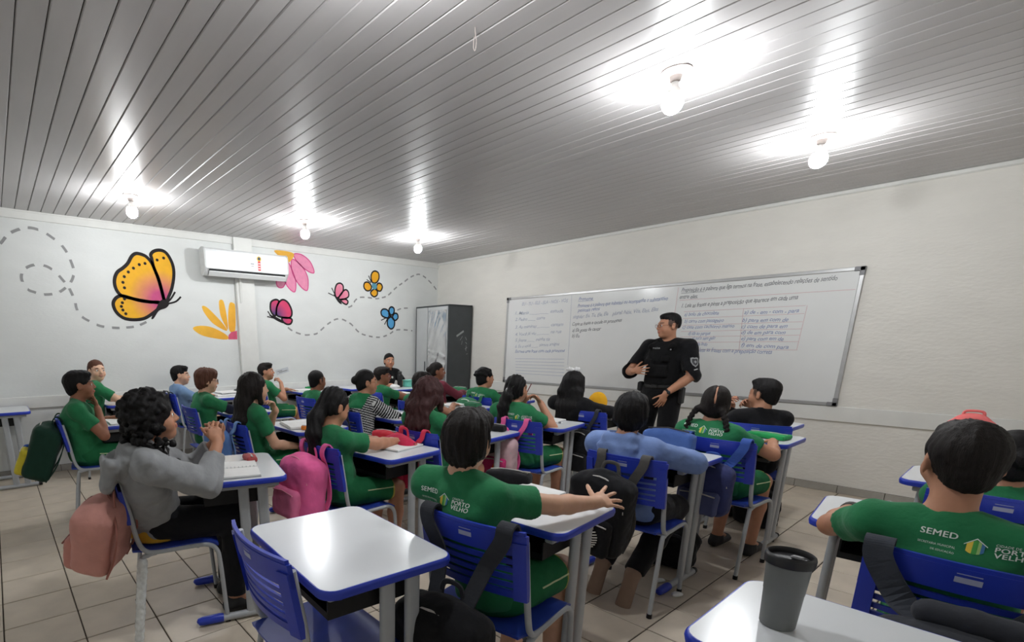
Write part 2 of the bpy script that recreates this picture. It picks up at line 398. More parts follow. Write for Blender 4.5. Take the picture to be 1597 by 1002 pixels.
# outlines of the wall painting in wall coordinates (y, z), metres
MU={'YB_upper':[(-4.553,2.36),(-4.559,2.401),(-4.523,2.44),(-4.458,2.459),(-4.396,2.444),(-4.349,2.379),(-4.321,2.285),(-4.326,2.176),(-4.361,2.044),(-4.409,1.942),(-4.451,1.875),(-4.475,1.993),(-4.502,2.142),(-4.542,2.266)],
 'YB_big':[(-4.477,1.874),(-4.477,1.972),(-4.504,2.131),(-4.542,2.266),(-4.567,2.323),(-4.613,2.375),(-4.672,2.396),(-4.723,2.395),(-4.767,2.36),(-4.815,2.284),(-4.871,2.229),(-4.931,2.183),(-4.966,2.12),(-4.977,2.047),(-4.96,1.976),(-4.916,1.927),(-4.829,1.906),(-4.709,1.885),(-4.584,1.873)],
 'YB_low':[(-4.509,1.872),(-4.627,1.873),(-4.75,1.887),(-4.868,1.919),(-4.926,1.927),(-4.978,1.903),(-5.014,1.85),(-5.012,1.787),(-4.98,1.726),(-4.916,1.679),(-4.816,1.667),(-4.71,1.684),(-4.62,1.737),(-4.538,1.805)],
 'YB_body':[(-4.507,1.894),(-4.452,1.903),(-4.407,1.87),(-4.45,1.813),(-4.535,1.777),(-4.604,1.687),(-4.629,1.691),(-4.572,1.789)],
 'YB_ant':[[(-4.445,1.864),(-4.384,1.922),(-4.328,2.002)],[(-4.435,1.86),(-4.332,1.891),(-4.266,1.95)]],
 'YB_spots':[(-4.632,2.298),(-4.695,2.28),(-4.761,2.236),(-4.82,2.19),(-4.868,2.137),(-4.889,2.074),(-4.88,2.016),(-4.42,2.376),(-4.495,2.348),(-4.894,1.895),(-4.921,1.852),(-4.936,1.811),(-4.925,1.772),(-4.899,1.732)],
 'YB_core':[(-4.506,1.905)],
 'YF':[[(-4.157,1.575),(-4.095,1.611),(-3.951,1.606),(-3.808,1.549),(-3.717,1.485),(-3.74,1.446),(-3.89,1.46),(-4.057,1.499)],[(-4.021,1.848),(-3.966,1.843),(-3.865,1.749),(-3.763,1.633),(-3.724,1.557),(-3.805,1.585),(-3.91,1.654),(-3.997,1.768)],[(-3.803,1.904),(-3.775,1.94),(-3.74,1.913),(-3.716,1.754),(-3.712,1.574),(-3.751,1.634),(-3.796,1.751)],[(-3.666,1.898),(-3.615,1.905),(-3.593,1.853),(-3.616,1.564),(-3.693,1.558),(-3.697,1.731)]],
 'YF_c':[(-3.715,1.448),(-3.71,1.502),(-3.669,1.543),(-3.592,1.559),(-3.596,1.449)],
 'T1':[(-5.961,2.367),(-5.946,2.382),(-5.877,2.465),(-5.778,2.523),(-5.684,2.547),(-5.586,2.523),(-5.508,2.473),(-5.441,2.415),(-5.397,2.341),(-5.373,2.261),(-5.357,2.163),(-5.384,2.07),(-5.44,1.998),(-5.503,1.945),(-5.559,1.917),(-5.634,1.903),(-5.701,1.905),(-5.744,1.922),(-5.787,1.939),(-5.813,1.984),(-5.833,2.039),(-5.82,2.104),(-5.772,2.16),(-5.693,2.193),(-5.603,2.187),(-5.53,2.136),(-5.475,2.064),(-5.431,1.995),(-5.405,1.921),(-5.388,1.853),(-5.384,1.783),(-5.368,1.723),(-5.329,1.674),(-5.26,1.631),(-5.193,1.597),(-5.119,1.58),(-5.041,1.574),(-4.974,1.573),(-4.903,1.579),(-4.831,1.589),(-4.753,1.614),(-4.683,1.648)],
 'PF_c':[(-2.996,2.605),(-2.812,2.611),(-2.707,2.587),(-2.746,2.51),(-2.812,2.465),(-2.875,2.503),(-2.944,2.545)],
 'PF':[[(-2.707,2.587),(-2.594,2.591),(-2.477,2.527),(-2.42,2.443),(-2.404,2.368),(-2.484,2.375),(-2.602,2.441),(-2.687,2.52)],[(-2.746,2.51),(-2.673,2.497),(-2.573,2.418),(-2.511,2.309),(-2.504,2.207),(-2.526,2.124),(-2.601,2.15),(-2.7,2.257),(-2.753,2.378)],[(-2.811,2.472),(-2.765,2.415),(-2.705,2.27),(-2.699,2.169),(-2.724,2.092),(-2.795,2.126),(-2.855,2.209),(-2.836,2.335)],[(-2.851,2.432),(-2.84,2.26),(-2.896,2.145),(-2.981,2.152),(-2.988,2.274),(-2.924,2.401)]],
 'MB':[[(-3.094,1.923),(-3.063,1.961),(-3.006,1.977),(-2.97,1.953),(-3.006,1.876),(-3.024,1.775),(-3.061,1.774),(-3.099,1.835)],[(-2.965,1.948),(-2.905,1.981),(-2.835,1.947),(-2.786,1.859),(-2.784,1.782),(-2.831,1.742),(-2.933,1.747),(-3.012,1.775),(-3.006,1.876)],[(-2.934,1.739),(-2.831,1.742),(-2.782,1.718),(-2.806,1.665),(-2.865,1.656),(-2.922,1.689)]],
 'MB_body':[(-3.126,1.772),(-3.033,1.754),(-2.922,1.696),(-2.903,1.666),(-2.966,1.68),(-3.05,1.719)],
 'MB_ant':[[(-3.09,1.753),(-3.116,1.785),(-3.142,1.821)],[(-3.063,1.733),(-3.155,1.751)]],
 'LB':[[(-2.056,2.076),(-2.063,2.156),(-2.028,2.238),(-1.961,2.256),(-1.918,2.218),(-1.93,2.136),(-2.017,2.051)],[(-2.0,2.052),(-1.948,2.122),(-1.879,2.172),(-1.828,2.142),(-1.83,2.074),(-1.916,2.034),(-1.991,2.03)],[(-1.967,2.026),(-1.882,2.036),(-1.838,2.005),(-1.867,1.962),(-1.935,1.987)]],
 'LB_body':[(-2.088,2.095),(-2.033,2.063),(-1.958,1.986),(-1.959,1.961),(-2.019,1.997)],
 'LB_ant':[[(-2.056,2.076),(-2.087,2.128),(-2.118,2.184)],[(-2.05,2.063),(-2.18,2.109)]],
 'OB':[[(-1.382,2.308),(-1.407,2.39),(-1.38,2.453),(-1.325,2.476),(-1.263,2.451),(-1.256,2.372),(-1.308,2.307)],[(-1.401,2.25),(-1.455,2.303),(-1.527,2.292),(-1.542,2.228),(-1.493,2.181),(-1.42,2.193)],[(-1.301,2.257),(-1.271,2.301),(-1.215,2.296),(-1.189,2.249),(-1.227,2.19),(-1.291,2.201)],[(-1.413,2.166),(-1.403,2.124),(-1.348,2.098),(-1.291,2.13),(-1.291,2.187),(-1.346,2.212)]],
 'OB_body':[(-1.39,2.274),(-1.364,2.298),(-1.309,2.284),(-1.294,2.243),(-1.332,2.207),(-1.376,2.218)],
 'OB_ant':[[(-1.404,2.301),(-1.49,2.342)],[(-1.404,2.312),(-1.454,2.4)]],
 'BB':[[(-1.064,1.805),(-1.103,1.789),(-1.192,1.816),(-1.218,1.874),(-1.18,1.919),(-1.103,1.916),(-1.056,1.865)],[(-1.045,1.859),(-1.056,1.923),(-1.013,1.96),(-0.958,1.942),(-0.954,1.883),(-0.998,1.837)],[(-0.986,1.807),(-0.946,1.862),(-0.887,1.855),(-0.874,1.796),(-0.926,1.755),(-0.974,1.772)],[(-1.076,1.775),(-1.005,1.807),(-0.946,1.749),(-0.954,1.659),(-1.013,1.619),(-1.076,1.657),(-1.092,1.716)]],
 'BB_ant':[[(-1.092,1.799),(-1.219,1.748)],[(-1.092,1.775),(-1.15,1.685)]],
 'BB_body':[(-1.076,1.858),(-1.045,1.847),(-0.982,1.802),(-0.95,1.767),(-0.982,1.772),(-1.052,1.823)],
 'T2':[(-2.853,1.613),(-2.796,1.574),(-2.722,1.544),(-2.647,1.523),(-2.57,1.513),(-2.491,1.519),(-2.402,1.531),(-2.346,1.567),(-2.296,1.603),(-2.235,1.65),(-2.168,1.692),(-2.094,1.732),(-2.019,1.751),(-1.941,1.744),(-1.856,1.713),(-1.787,1.678),(-1.725,1.625),(-1.658,1.569),(-1.583,1.533),(-1.484,1.51),(-1.373,1.493),(-1.259,1.488),(-1.143,1.507),(-1.037,1.546),(-0.934,1.599),(-0.825,1.612),(-0.702,1.608),(-0.564,1.597)],
 'T4':[(-0.887,1.915),(-0.799,1.945),(-0.693,1.955),(-0.602,1.958)],
 'T3':[(-1.834,1.922),(-1.763,1.953),(-1.709,2.025),(-1.638,2.07),(-1.548,2.082),(-1.44,2.08),(-1.311,2.072),(-1.198,2.092),(-1.114,2.116),(-1.044,2.157),(-0.947,2.235),(-0.849,2.3),(-0.749,2.356),(-0.64,2.425),(-0.526,2.475),(-0.422,2.497),(-0.316,2.469),(-0.207,2.41),(-0.095,2.332),(-0.013,2.26)],
 'NOTE':[(-3.08,1.029),(-2.883,1.071),(-2.868,1.006),(-3.055,0.959)]}

# ================================================================== the room
RX, RY, CZ = 7.75, -7.3, 2.70
M_WALL_L = mat('wall_paint_cool', srgb(222, 224, 222), .55, .35, var=.025, scale=3, bump=.12, bscale=26, stretch=(1, 1, 2.2))
M_WALL_R = mat('wall_paint_warm', srgb(226, 223, 216), .6, .3, var=.03, scale=3, bump=.45, bscale=20, stretch=(1, 1, 2.4))
M_TRIM = mat('trim_paint', srgb(224, 224, 220), .5, .35, var=.03, scale=8)
M_PVC = mat('pvc_ceiling', srgb(186, 183, 183), .36, .5, var=.06, scale=2.2, bump=.03, bscale=9, stretch=(.6, 3, 1))
M_PVCB = mat('ceiling_backing', srgb(120, 118, 118), .7)
M_GROUT = mat('grout', srgb(74, 66, 58), .9, .2, var=.2, scale=30)
M_TILE = mat('floor_tile', srgb(206, 193, 175), .38, .45, var=.10, scale=5, bump=.03, bscale=50)
M_BTILE = mat('baseboard_tile', srgb(164, 160, 152), .45, .4, var=.10, scale=8)

def struct(name, mb, m, **kw):
    return tag(mb.build(name, m, **kw), kind='structure')

# floor: grout bed and separate tiles
floor = struct('floor', MB().box((RX/2, RY/2, -.03), (RX, -RY, .052)), M_GROUT)
PX, PY, X0, Y0 = .3275, .3195, 5.62, -2.828
tile_me = MB().box((0, 0, -.006), (PX-.006, PY-.006, .012), bev=.0025).mesh('floor_tile'); tile_me.materials.append(M_TILE)
cells = []
i0 = int(math.floor(-X0/PX)); j0 = int(math.floor((RY-Y0)/PY))
for i in range(i0, i0+26):
    for j in range(j0, j0+26):
        xa, xb = max(X0+i*PX, 0.0), min(X0+(i+1)*PX, RX); ya, yb = max(Y0+j*PY, RY), min(Y0+(j+1)*PY, 0.0)
        if xb-xa > .03 and yb-ya > .03:
            cx, cy = (xa+xb)/2, (ya+yb)/2
            # tiles in the camera's field come first, the nearest of them
            dx, dy = cx-6.595, cy+6.179
            fwd = -dx*.7918+dy*.6108; side = dx*.6108+dy*.7918
            inview = fwd > .9 and -.85*fwd < side < 1.35*fwd
            cells.append((0 if inview else 1, math.hypot(dx, dy), xa, xb, ya, yb))
cells.sort()
rest = MB()
for n, (o_, d_, xa, xb, ya, yb) in enumerate(cells):
    full = abs(xb-xa-PX) < 1e-6 and abs(yb-ya-PY) < 1e-6
    if n < 300:
        dz = rng.uniform(-.0006, .0006)
        if full: obj('floor_tile', tile_me, None, floor, loc=((xa+xb)/2, (ya+yb)/2, dz))
        else: MB().box(((xa+xb)/2, (ya+yb)/2, -.006), (xb-xa-.006, yb-ya-.006, .012), bev=.0025).build('floor_tile', M_TILE, floor)
    else:
        rest.box(((xa+xb)/2, (ya+yb)/2, -.006), (xb-xa-.006, yb-ya-.006, .012))
tag(rest.build('floor_tiles', M_TILE, floor), kind='stuff')

# walls
struct('wall_left', MB().box((-.06, RY/2, CZ/2), (.12, -RY, CZ+.3)), M_WALL_L)
struct('wall_front', MB().box((RX/2, .06, CZ/2), (RX+.24, .12, CZ+.3)), M_WALL_R)
struct('wall_right', MB().box((RX+.06, RY/2, CZ/2), (.12, -RY, CZ+.3)), M_WALL_R)
struct('wall_rear', MB().box((RX/2, RY-.06, CZ/2), (RX+.24, .12, CZ+.3)), M_WALL_L)
# ceiling of narrow PVC planks running along the board wall
ceil = struct('ceiling', MB().box((RX/2, RY/2, CZ+.045), (RX, -RY, .05)), M_PVCB)
PW = .107
nb = int(-RY/PW)+1
pl = MB()
prof = [(-PW/2+.0015, .010), (-PW/2+.0015, .006), (-PW/2+.0055, .0), (PW/2-.0055, .0), (PW/2-.0015, .006), (PW/2-.0015, .010)]
pl.prism(prof, -RX/2, RX/2, lambda a, b, h: (h, a, b))
pl_me = pl.mesh('plank'); pl_me.materials.append(M_PVC)
for i in range(nb):
    y = -PW/2-i*PW-.018
    if y-PW/2 < RY: break
    o = obj('plank', pl_me, None, ceil, loc=(RX/2, y, CZ+rng.uniform(-.0012, .0012)))
    o.rotation_euler = (math.radians(rng.uniform(-.55, .55)), 0, 0)
# cornices, rails, pilaster, baseboards
struct('trim_1', MB().box((.011, RY/2, 2.668), (.022, -RY, .10), bev=.003).box((.016, RY/2, 2.694), (.034, -RY, .016)), M_TRIM)
struct('trim_2', MB().box((RX/2, -.012, 2.682), (RX, .024, .036), bev=.006).box((RX/2, -.006, 2.668), (RX, .012, .012)), M_TRIM)
struct('trim_3', MB().box((.010, RY/2, .784), (.020, -RY, .125), bev=.004), M_TRIM)
struct('trim_4', MB().box((RX/2, -.010, .744), (RX, .020, .138), bev=.004), M_TRIM)
struct('trim_5', MB().box((.028, -3.455, CZ/2), (.056, .245, CZ), bev=.004), M_TRIM)
bb = struct('baseboard_front', MB().box((RX/2, -.004, .036), (RX, .008, .072)), M_GROUT)
bt = MB().box((0, 0, 0), (PX-.004, .010, .070), bev=.002).mesh('tile'); bt.materials.append(M_BTILE)
for i in range(int(RX/PX)):
    obj('tile', bt, None, bb, loc=(.2+PX*i, -.009, .036))
bb = struct('baseboard_left', MB().box((.004, RY/2, .036), (.008, -RY, .072)), M_GROUT)
bt2 = MB().box((0, 0, 0), (.010, PY-.004, .070), bev=.002).mesh('tile'); bt2.materials.append(M_BTILE)
for i in range(int(-RY/PY)):
    obj('tile', bt2, None, bb, loc=(.009, -.17-PY*i, .036))

# ------------------------------------------------------------------ ceiling lamps
M_BASE = mat('lamp_base', srgb(170, 160, 155), .45, .4)
M_BULB = emit_mat('bulb_glow', (.96, .985, 1.0, 1), BULB_STRENGTH)
M_NECK = mat('bulb_neck', srgb(235, 232, 228), .4)
LAMPS = [(5.207, -3.303, 'bare bulb on round ceiling base nearest the camera'),
         (5.427, -1.700, 'bare bulb on ceiling base in front of the whiteboard, above the officer'),
         (1.349, -3.270, 'bare bulb on ceiling base beside the air conditioner'),
         (1.431, -1.700, 'bare bulb on ceiling base in the far corner above the dark cabinet'),
         (1.238, -4.983, 'leftmost glowing bulb above the large yellow butterfly'),
         (5.150, -5.000, 'bare ceiling bulb behind the photographer, outside the picture')]
base_me = MB().lathe([(.012, 0), (.068, 0), (.070, -.006), (.062, -.016), (.046, -.022), (.028, -.025), (.024, -.046), (.021, -.05)], n=28).mesh('lamp_base'); base_me.materials.append(M_BASE); smooth_mesh(base_me)
neck_me = MB().lathe([(.0165, -.048), (.0165, -.062), (.019, -.070), (.028, -.084), (.040, -.102), (.036, -.104)], n=24).mesh('bulb_neck'); neck_me.materials.append(M_NECK); smooth_mesh(neck_me)
bulb_me = MB().sphere((0, 0, -.138), (.050, .050, .052), 16, 9).mesh('bulb'); bulb_me.materials.append(M_BULB); smooth_mesh(bulb_me)
for x, y, lb in LAMPS:
    e = tag(empty('ceiling_lamp', (x, y, CZ)), lb, 'lamp', 'bare ceiling bulbs')
    obj('lamp_base', base_me, None, e); obj('bulb_neck', neck_me, None, e); obj('bulb', bulb_me, None, e)
# wire hook left in the ceiling
hk = MB().tube(bez([(0, 0, 0), (.002, 0, -.02), (.008, .002, -.055), (.004, 0, -.085), (-.006, 0, -.07), (-.003, 0, -.03)]), .0022, 6)
tag(hk.build('ceiling_hook', M_BASE, loc=(4.84, -4.35, CZ)), 'bent wire hook hanging from the ceiling planks', 'hook')

# ------------------------------------------------------------------ wall painting (each motif is paint lying on the wall)
M_BLK = mat('mural_black', srgb(34, 30, 32), .6, .2)
M_GRYT = mat('mural_grey', srgb(150, 150, 150), .7, .2)
def grad_mat(name, c0, c1, core, rad):
    m = mat(name, c0, .6, .2, var=.05, scale=12)
    nt = m.node_tree; n = nt.nodes; L = nt.links
    if 'core' in n: return m
    ge = n.new('ShaderNodeTexCoord'); ge.name = 'core'
    vs = n.new('ShaderNodeVectorMath'); vs.operation = 'DISTANCE'; vs.inputs[1].default_value = (0, core[0], core[1])
    sep = n.new('ShaderNodeSeparateXYZ'); cmb = n.new('ShaderNodeCombineXYZ')
    L.new(ge.outputs['Object'], sep.inputs[0]); L.new(sep.outputs['Y'], cmb.inputs['Y']); L.new(sep.outputs['Z'], cmb.inputs['Z'])
    L.new(cmb.outputs[0], vs.inputs[0])
    mr = n.new('ShaderNodeMapRange'); mr.inputs['From Min'].default_value = rad*.25; mr.inputs['From Max'].default_value = rad
    L.new(vs.outputs['Value'], mr.inputs['Value'])
    mx = n.new('ShaderNodeMix'); mx.data_type = 'RGBA'; mx.inputs['A'].default_value = c1; mx.inputs['B'].default_value = c0
    L.new(mr.outputs['Result'], mx.inputs['Factor'])
    mul = [q for q in n if q.bl_idname == 'ShaderNodeMix' and q.blend_type == 'MULTIPLY'][0]
    L.new(mx.outputs['Result'], mul.inputs['A'])
    return m

def smooth_poly(p, n=4):
    P = p[-2:]+p+p[:2]
    q = bez([(a, b, 0) for a, b in P], n)
    return [(v.x, v.y) for v in q[2*n:-2*n]][:-1] if False else [(v.x, v.y) for v in q[2*n:len(q)-n-1]]

def paint(name, poly, m, parent, h=.0015, sm=True, h0=.0003):
    p = smooth_poly(poly) if sm else poly
    # ear-clipped fill of the outline, a paint film a millimetre or two thick
    bm = bmesh.new()
    vs = [bm.verts.new((h, a, b)) for a, b in p]
    try: f = bm.faces.new(vs)
    except ValueError: bm.free(); return None
    r = bmesh.ops.triangulate(bm, faces=[f])
    ex = bmesh.ops.extrude_face_region(bm, geom=list(bm.faces))
    for v in [g for g in ex['geom'] if isinstance(g, bmesh.types.BMVert)]: v.co.x = h0
    bmesh.ops.recalc_face_normals(bm, faces=bm.faces)
    me = bpy.data.meshes.new(name); bm.to_mesh(me); bm.free()
    return obj(name, me, m, parent)

def stroke(name, pts, wd, m, parent, h=.0025, closed=False):
    P = [Vector((0, a, b)) for a, b in pts]
    if closed: P = P+[P[0]]
    mb = MB(); v = []
    for i, p in enumerate(P):
        a = P[i-1] if i else (P[-2] if closed else P[0]); b = P[i+1] if i < len(P)-1 else (P[1] if closed else P[-1])
        t = (b-a).normalized(); nn = Vector((0, -t.z, t.y))
        v += [(h, *(p+nn*wd/2).yz), (h, *(p-nn*wd/2).yz), (.0003, *(p+nn*wd/2).yz), (.0003, *(p-nn*wd/2).yz)]
    f = []
    for i in range(len(P)-1):
        a = 4*i; b = 4*i+4
        f += [(a, a+1, b+1, b), (a+2, a, b, b+2), (a+1, a+3, b+3, b+1)]
    mb.add(v, f)
    return mb.build(name, m, parent)

def motif(name, label, cat, group=None):
    return tag(empty(name, (0, 0, 0)), label, cat, group)

def butterfly(label, wings, ants, body, c0, c1, core, rad, spots=(), lw=.022, key=''):
    e = motif('painted_butterfly', label, 'wall painting', 'butterflies painted on the wall')
    m = grad_mat('mural_wing_'+key, c0, c1, core, rad)
    for wpoly in wings:
        wo = paint('wing', wpoly, m, e)
        stroke('outline', smooth_poly(wpoly), lw, M_BLK, wo, .0028, True)
    for (a, b) in spots:
        paint('spot', [(a+.017*math.cos(t*PI/4), b+.017*math.sin(t*PI/4)) for t in range(8)], M_BLK, e, .003, False)
    if body: paint('body', body, M_BLK, e, .0034)
    for a in ants: stroke('antenna', [(v.x, v.y) for v in bez([(p[0], p[1], 0) for p in a], 4)], lw*.55, M_BLK, e, .0036)
    return e
butterfly('large yellow butterfly with black outlines and dots painted on the left wall', [MU['YB_upper'], MU['YB_big'], MU['YB_low']], MU['YB_ant'], MU['YB_body'],
          srgb(238, 178, 48), srgb(196, 84, 130), MU['YB_core'][0], .34, MU['YB_spots'], .036, 'yellow')
butterfly('magenta butterfly painted below the air conditioner', MU['MB'], MU['MB_ant'], MU['MB_body'], srgb(214, 72, 112), srgb(96, 70, 120), MU['MB_body'][1], .2, (), .024, 'magenta')
butterfly('pale pink butterfly painted on the wall beside the pink flower', MU['LB'], MU['LB_ant'], MU['LB_body'], srgb(236, 150, 170), srgb(224, 120, 150), MU['LB_body'][1], .2, (), .022, 'pink')
ob_ = butterfly('small amber butterfly with blue centre painted high near the corner', MU['OB'], MU['OB_ant'], None, srgb(232, 172, 44), srgb(228, 160, 40), MU['OB_body'][0], .2, (), .022, 'amber')
paint('body', MU['OB_body'], mat('mural_teal', srgb(90, 150, 170), .6, .2), ob_, .0034)
butterfly('blue butterfly with olive spots painted beside the dark cabinet', MU['BB'], MU['BB_ant'], MU['BB_body'], srgb(90, 164, 214), srgb(150, 160, 90), (-.9, 1.35), .22, (), .024, 'blue')
fl = motif('painted_flower', 'half daisy with yellow petals painted against the pilaster', 'wall painting', 'flowers painted on the wall')
mY = grad_mat('mural_petal_yellow', srgb(244, 190, 70), srgb(236, 172, 60), MU['YF_c'][2], .5)
for p in MU['YF']: paint('petal', p, mY, fl)
paint('flower_centre', MU['YF_c'], mat('mural_rose', srgb(214, 92, 122), .6, .2), fl, .002, False)
fl = motif('painted_flower', 'pink flower with yellow centre painted behind the air conditioner', 'wall painting', 'flowers painted on the wall')
mP = mat('mural_petal_pink', srgb(232, 146, 178), .6, .2); mPo = mat('mural_petal_edge', srgb(214, 84, 140), .6, .2)
for p in MU['PF']:
    q = paint('petal', p, mP, fl); stroke('outline', smooth_poly(p), .014, mPo, q, .0025, True)
paint('flower_centre', MU['PF_c'], mat('mural_ochre', srgb(226, 172, 70), .6, .2), fl, .003)

def dashes(pts, label, dash, gap, wd):
    P = bez([(a, b, 0) for a, b in pts], 8); tr_ = tag(empty('painted_trail'), label, 'wall painting', 'dashed flight trails painted on the wall')
    acc = 0.0; on = True; cur = [P[0]]
    def flush(c):
        if len(c) < 2: return
        t = (c[-1]-c[0]).normalized(); n = Vector((-t.y, t.x, 0))*wd/2; mb = MB()
        for a, b in zip(c[:-1], c[1:]):
            mb.add([(.0025, *(a+n).xy), (.0025, *(a-n).xy), (.0025, *(b-n).xy), (.0025, *(b+n).xy),
                    (.0003, *(a+n).xy), (.0003, *(a-n).xy), (.0003, *(b-n).xy), (.0003, *(b+n).xy)], [(0, 1, 2, 3), (0, 4, 5, 1), (1, 5, 6, 2), (2, 6, 7, 3), (3, 7, 4, 0)])
        mb.build('dash', M_GRYT, tr_)
    for a, b in zip(P[:-1], P[1:]):
        L_ = (b-a).length; acc += L_
        if on: cur.append(b)
        if acc > (dash if on else gap):
            if on: flush(cur)
            on = not on; acc = 0; cur = [b]
    if on: flush(cur)
dashes(MU['T1'], 'grey dashed trail looping behind the large yellow butterfly', .075, .07, .026)
dashes(MU['T2'], 'grey dashed wavy trail behind the magenta butterfly', .07, .06, .022)
dashes(MU['T3'], 'grey dashed trail rising to the room corner from the pale pink butterfly', .07, .055, .022)
dashes(MU['T4'], 'short dashed trail between the blue butterfly and the cabinet', .07, .06, .02)
nt_ = MB().prism(MU['NOTE'], .0008, .002, lambda a, b, h: (h, a, b)).build('paper_note', mat('note_paper', srgb(198, 202, 206), .7))
tag(nt_, 'small crooked paper strip taped to the left wall', 'note')
for k, (t0, t1, ss) in enumerate(((.12, .5, .35), (.2, .9, .62))):
    a, b, c_, d_ = [Vector((0, *q)) for q in MU['NOTE']]
    lo_ = a.lerp(d_, ss); hi_ = b.lerp(c_, ss)
    stroke('writing', [lo_.lerp(hi_, t0).yz, lo_.lerp(hi_, t1).yz], .012, M_GRYT, nt_, .0028)

# ------------------------------------------------------------------ air conditioner
ac = tag(empty('air_conditioner', (.058, -3.47, 2.205)), 'white split air conditioner mounted high over the pilaster', 'air conditioner')
M_AC = mat('ac_plastic', srgb(238, 240, 240), .28, .5, var=.015)
M_ACD = mat('ac_dark', srgb(30, 32, 34), .5)
prof = [(0, .02), (0, .30), (.07, .315), (.13, .312), (.160, .290), (.172, .24), (.172, .085), (.165, .068)]
body = MB().prism(prof+[(.10, .0), (.05, 0)], -.535, .535, lambda a, b, h: (a, h, b)).build('housing', M_AC, ac)
for s_ in (-1, 1):
    MB().prism([(0, .02), (0, .305), (.07, .32), (.135, .316), (.166, .293), (.178, .24), (.178, .083), (.10, -.004), (.05, -.004)], .535*s_, .55*s_, lambda a, b, h: (a, h, b)).build('end_cap', mat('ac_grey', srgb(205, 207, 206), .35), ac)
MB().box((.174, 0, .172), (.010, 1.07, .205), bev=.004).build('front_panel', M_AC, ac)
MB().prism([(.166, .066), (.105, .004), (.120, -.001), (.172, .052)], -.50, .50, lambda a, b, h: (a, h, b)).build('outlet_slot', M_ACD, ac)
MB().prism([(.172, .046), (.122, -.004), (.128, -.010), (.180, .036)], -.50, .50, lambda a, b, h: (a, h, b)).build('louver', M_AC, ac)
st = MB().box((.1795, .14, .148), (.001, .036, .115)).build('energy_sticker', mat('sticker_red', srgb(206, 60, 66), .5), ac)
MB().lathe([(.001, 0), (.030, 0), (.030, .0012), (.001, .0012)], n=20).build('seal', mat('sticker_yellow', srgb(226, 186, 60), .5), st, loc=(.1796, .14, .232), rot=(0, PI/2, 0))
MB().lathe([(.001, 0), (.019, 0), (.019, .0012), (.001, .0012)], n=20).build('seal_core', mat('sticker_dark', srgb(52, 60, 70), .5), st, loc=(.1805, .14, .234), rot=(0, PI/2, 0))
for zz in (.115, .145, .175): MB().box((.1803, .14, zz), (.001, .026, .012)).build('print_bar', mat('sticker_white', srgb(235, 228, 226), .5), st)
MB().box((.1795, .048, .165), (.001, .046, .010)).box((.1795, .048, .140), (.001, .034, .006)).build('logo', mat('ac_logo', srgb(120, 124, 130), .5), ac)
MB().box((.1795, .40, .155), (.001, .016, .016)).build('indicator_lamp', mat('ac_led', srgb(250, 252, 255), .2), ac)
MB().tube([(.02, -.06, .02), (.012, -.06, -.05), (-.01, -.06, -.3)], .016, 10).build('drain_pipe', M_TRIM, ac)

# ------------------------------------------------------------------ metal cabinet in the corner
M_CAB = mat('cabinet_dark', srgb(62, 66, 68), .5, .4, var=.10, scale=6, bump=.03)
M_CABD = mat('cabinet_door', srgb(188, 190, 190), .42, .4, var=.05, scale=4)
M_FOIL = mat('silver_foil', srgb(214, 214, 214), .22, .6, metal=.75, var=.08, scale=9, bump=.5, bscale=7, stretch=(1, 1, .6))
cab = tag(empty('cabinet', (.445, -.275, 0), math.radians(-1.5)), 'tall dark metal cabinet with foil-covered door in the room corner', 'cabinet')
cw, cd_, ch = .80, .50, 1.975
cb = MB()
cb.box((-cw/2+.012, 0, ch/2), (.024, cd_, ch)).box((cw/2-.012, 0, ch/2), (.024, cd_, ch)).box((0, cd_/2-.01, ch/2), (cw, .02, ch))
cb.box((0, 0, ch-.012), (cw, cd_, .024)).box((0, 0, .05), (cw, cd_, .1))
cb.build('carcass', M_CAB, cab)
d1 = MB().box((-.235, -cd_/2-.004, ch/2+.04), (.27, .016, ch-.13), bev=.003).build('door', M_CABD, cab)
d2 = MB().box((.145, -cd_/2-.004, ch/2+.04), (.46, .016, ch-.13), bev=.003).build('door', M_CABD, cab)
# crumpled foil sheet over the right door
nx, nz = 46, 120; V = []
for j in range(nz):
    for i in range(nx):
        x = -.06+.42*i/(nx-1); z = .16+1.74*j/(nz-1)
        a = x*1.0+z*.75
        c = .007*abs(math.sin(13*a+2.2*math.sin(6*z)))+.006*math.sin(31*(x-z*.5)+3*math.sin(9*x))+(.013*abs(math.sin(23*z+9*x)*math.sin(17*x-8*z)) if z < 1.28 else 0)
        V.append((x, -cd_/2-.016-abs(c), z))
F = [(j*nx+i, j*nx+i+1, (j+1)*nx+i+1, (j+1)*nx+i) for j in range(nz-1) for i in range(nx-1)]
MB().add(V, F).build('foil_sheet', M_FOIL, d2, smooth=True)
MB().tube([(-.13, -cd_/2-.03, .95), (-.13, -cd_/2-.03, 1.1)], .008, 8).build('door_handle', M_CAB, d1)
M_SCR = mat('chalk_scribble', srgb(146, 150, 150), .8)
scr = [((-.10, 1.50), (.09, 1.58), .030), ((.00, 1.44), (.06, 1.50), .008), ((.06, 1.43), (.04, 1.37), .008), ((.14, 1.49), (.18, 1.44), .010), ((.15, 1.41), (.19, 1.38), .010), ((.14, 1.30), (.20, 1.33), .012), ((.17, 1.36), (.17, 1.27), .010), ((.18, 1.22), (.22, 1.23), .008)]
for (a0, b0), (a1, b1), wd in scr:
    MB().tube([(cw/2+.0005, a0*.8, b0), (cw/2+.0005, a1*.8, b1)], wd/2, 6, flat=((1, 0, 0), .08)).build('scribble', M_SCR, cab)

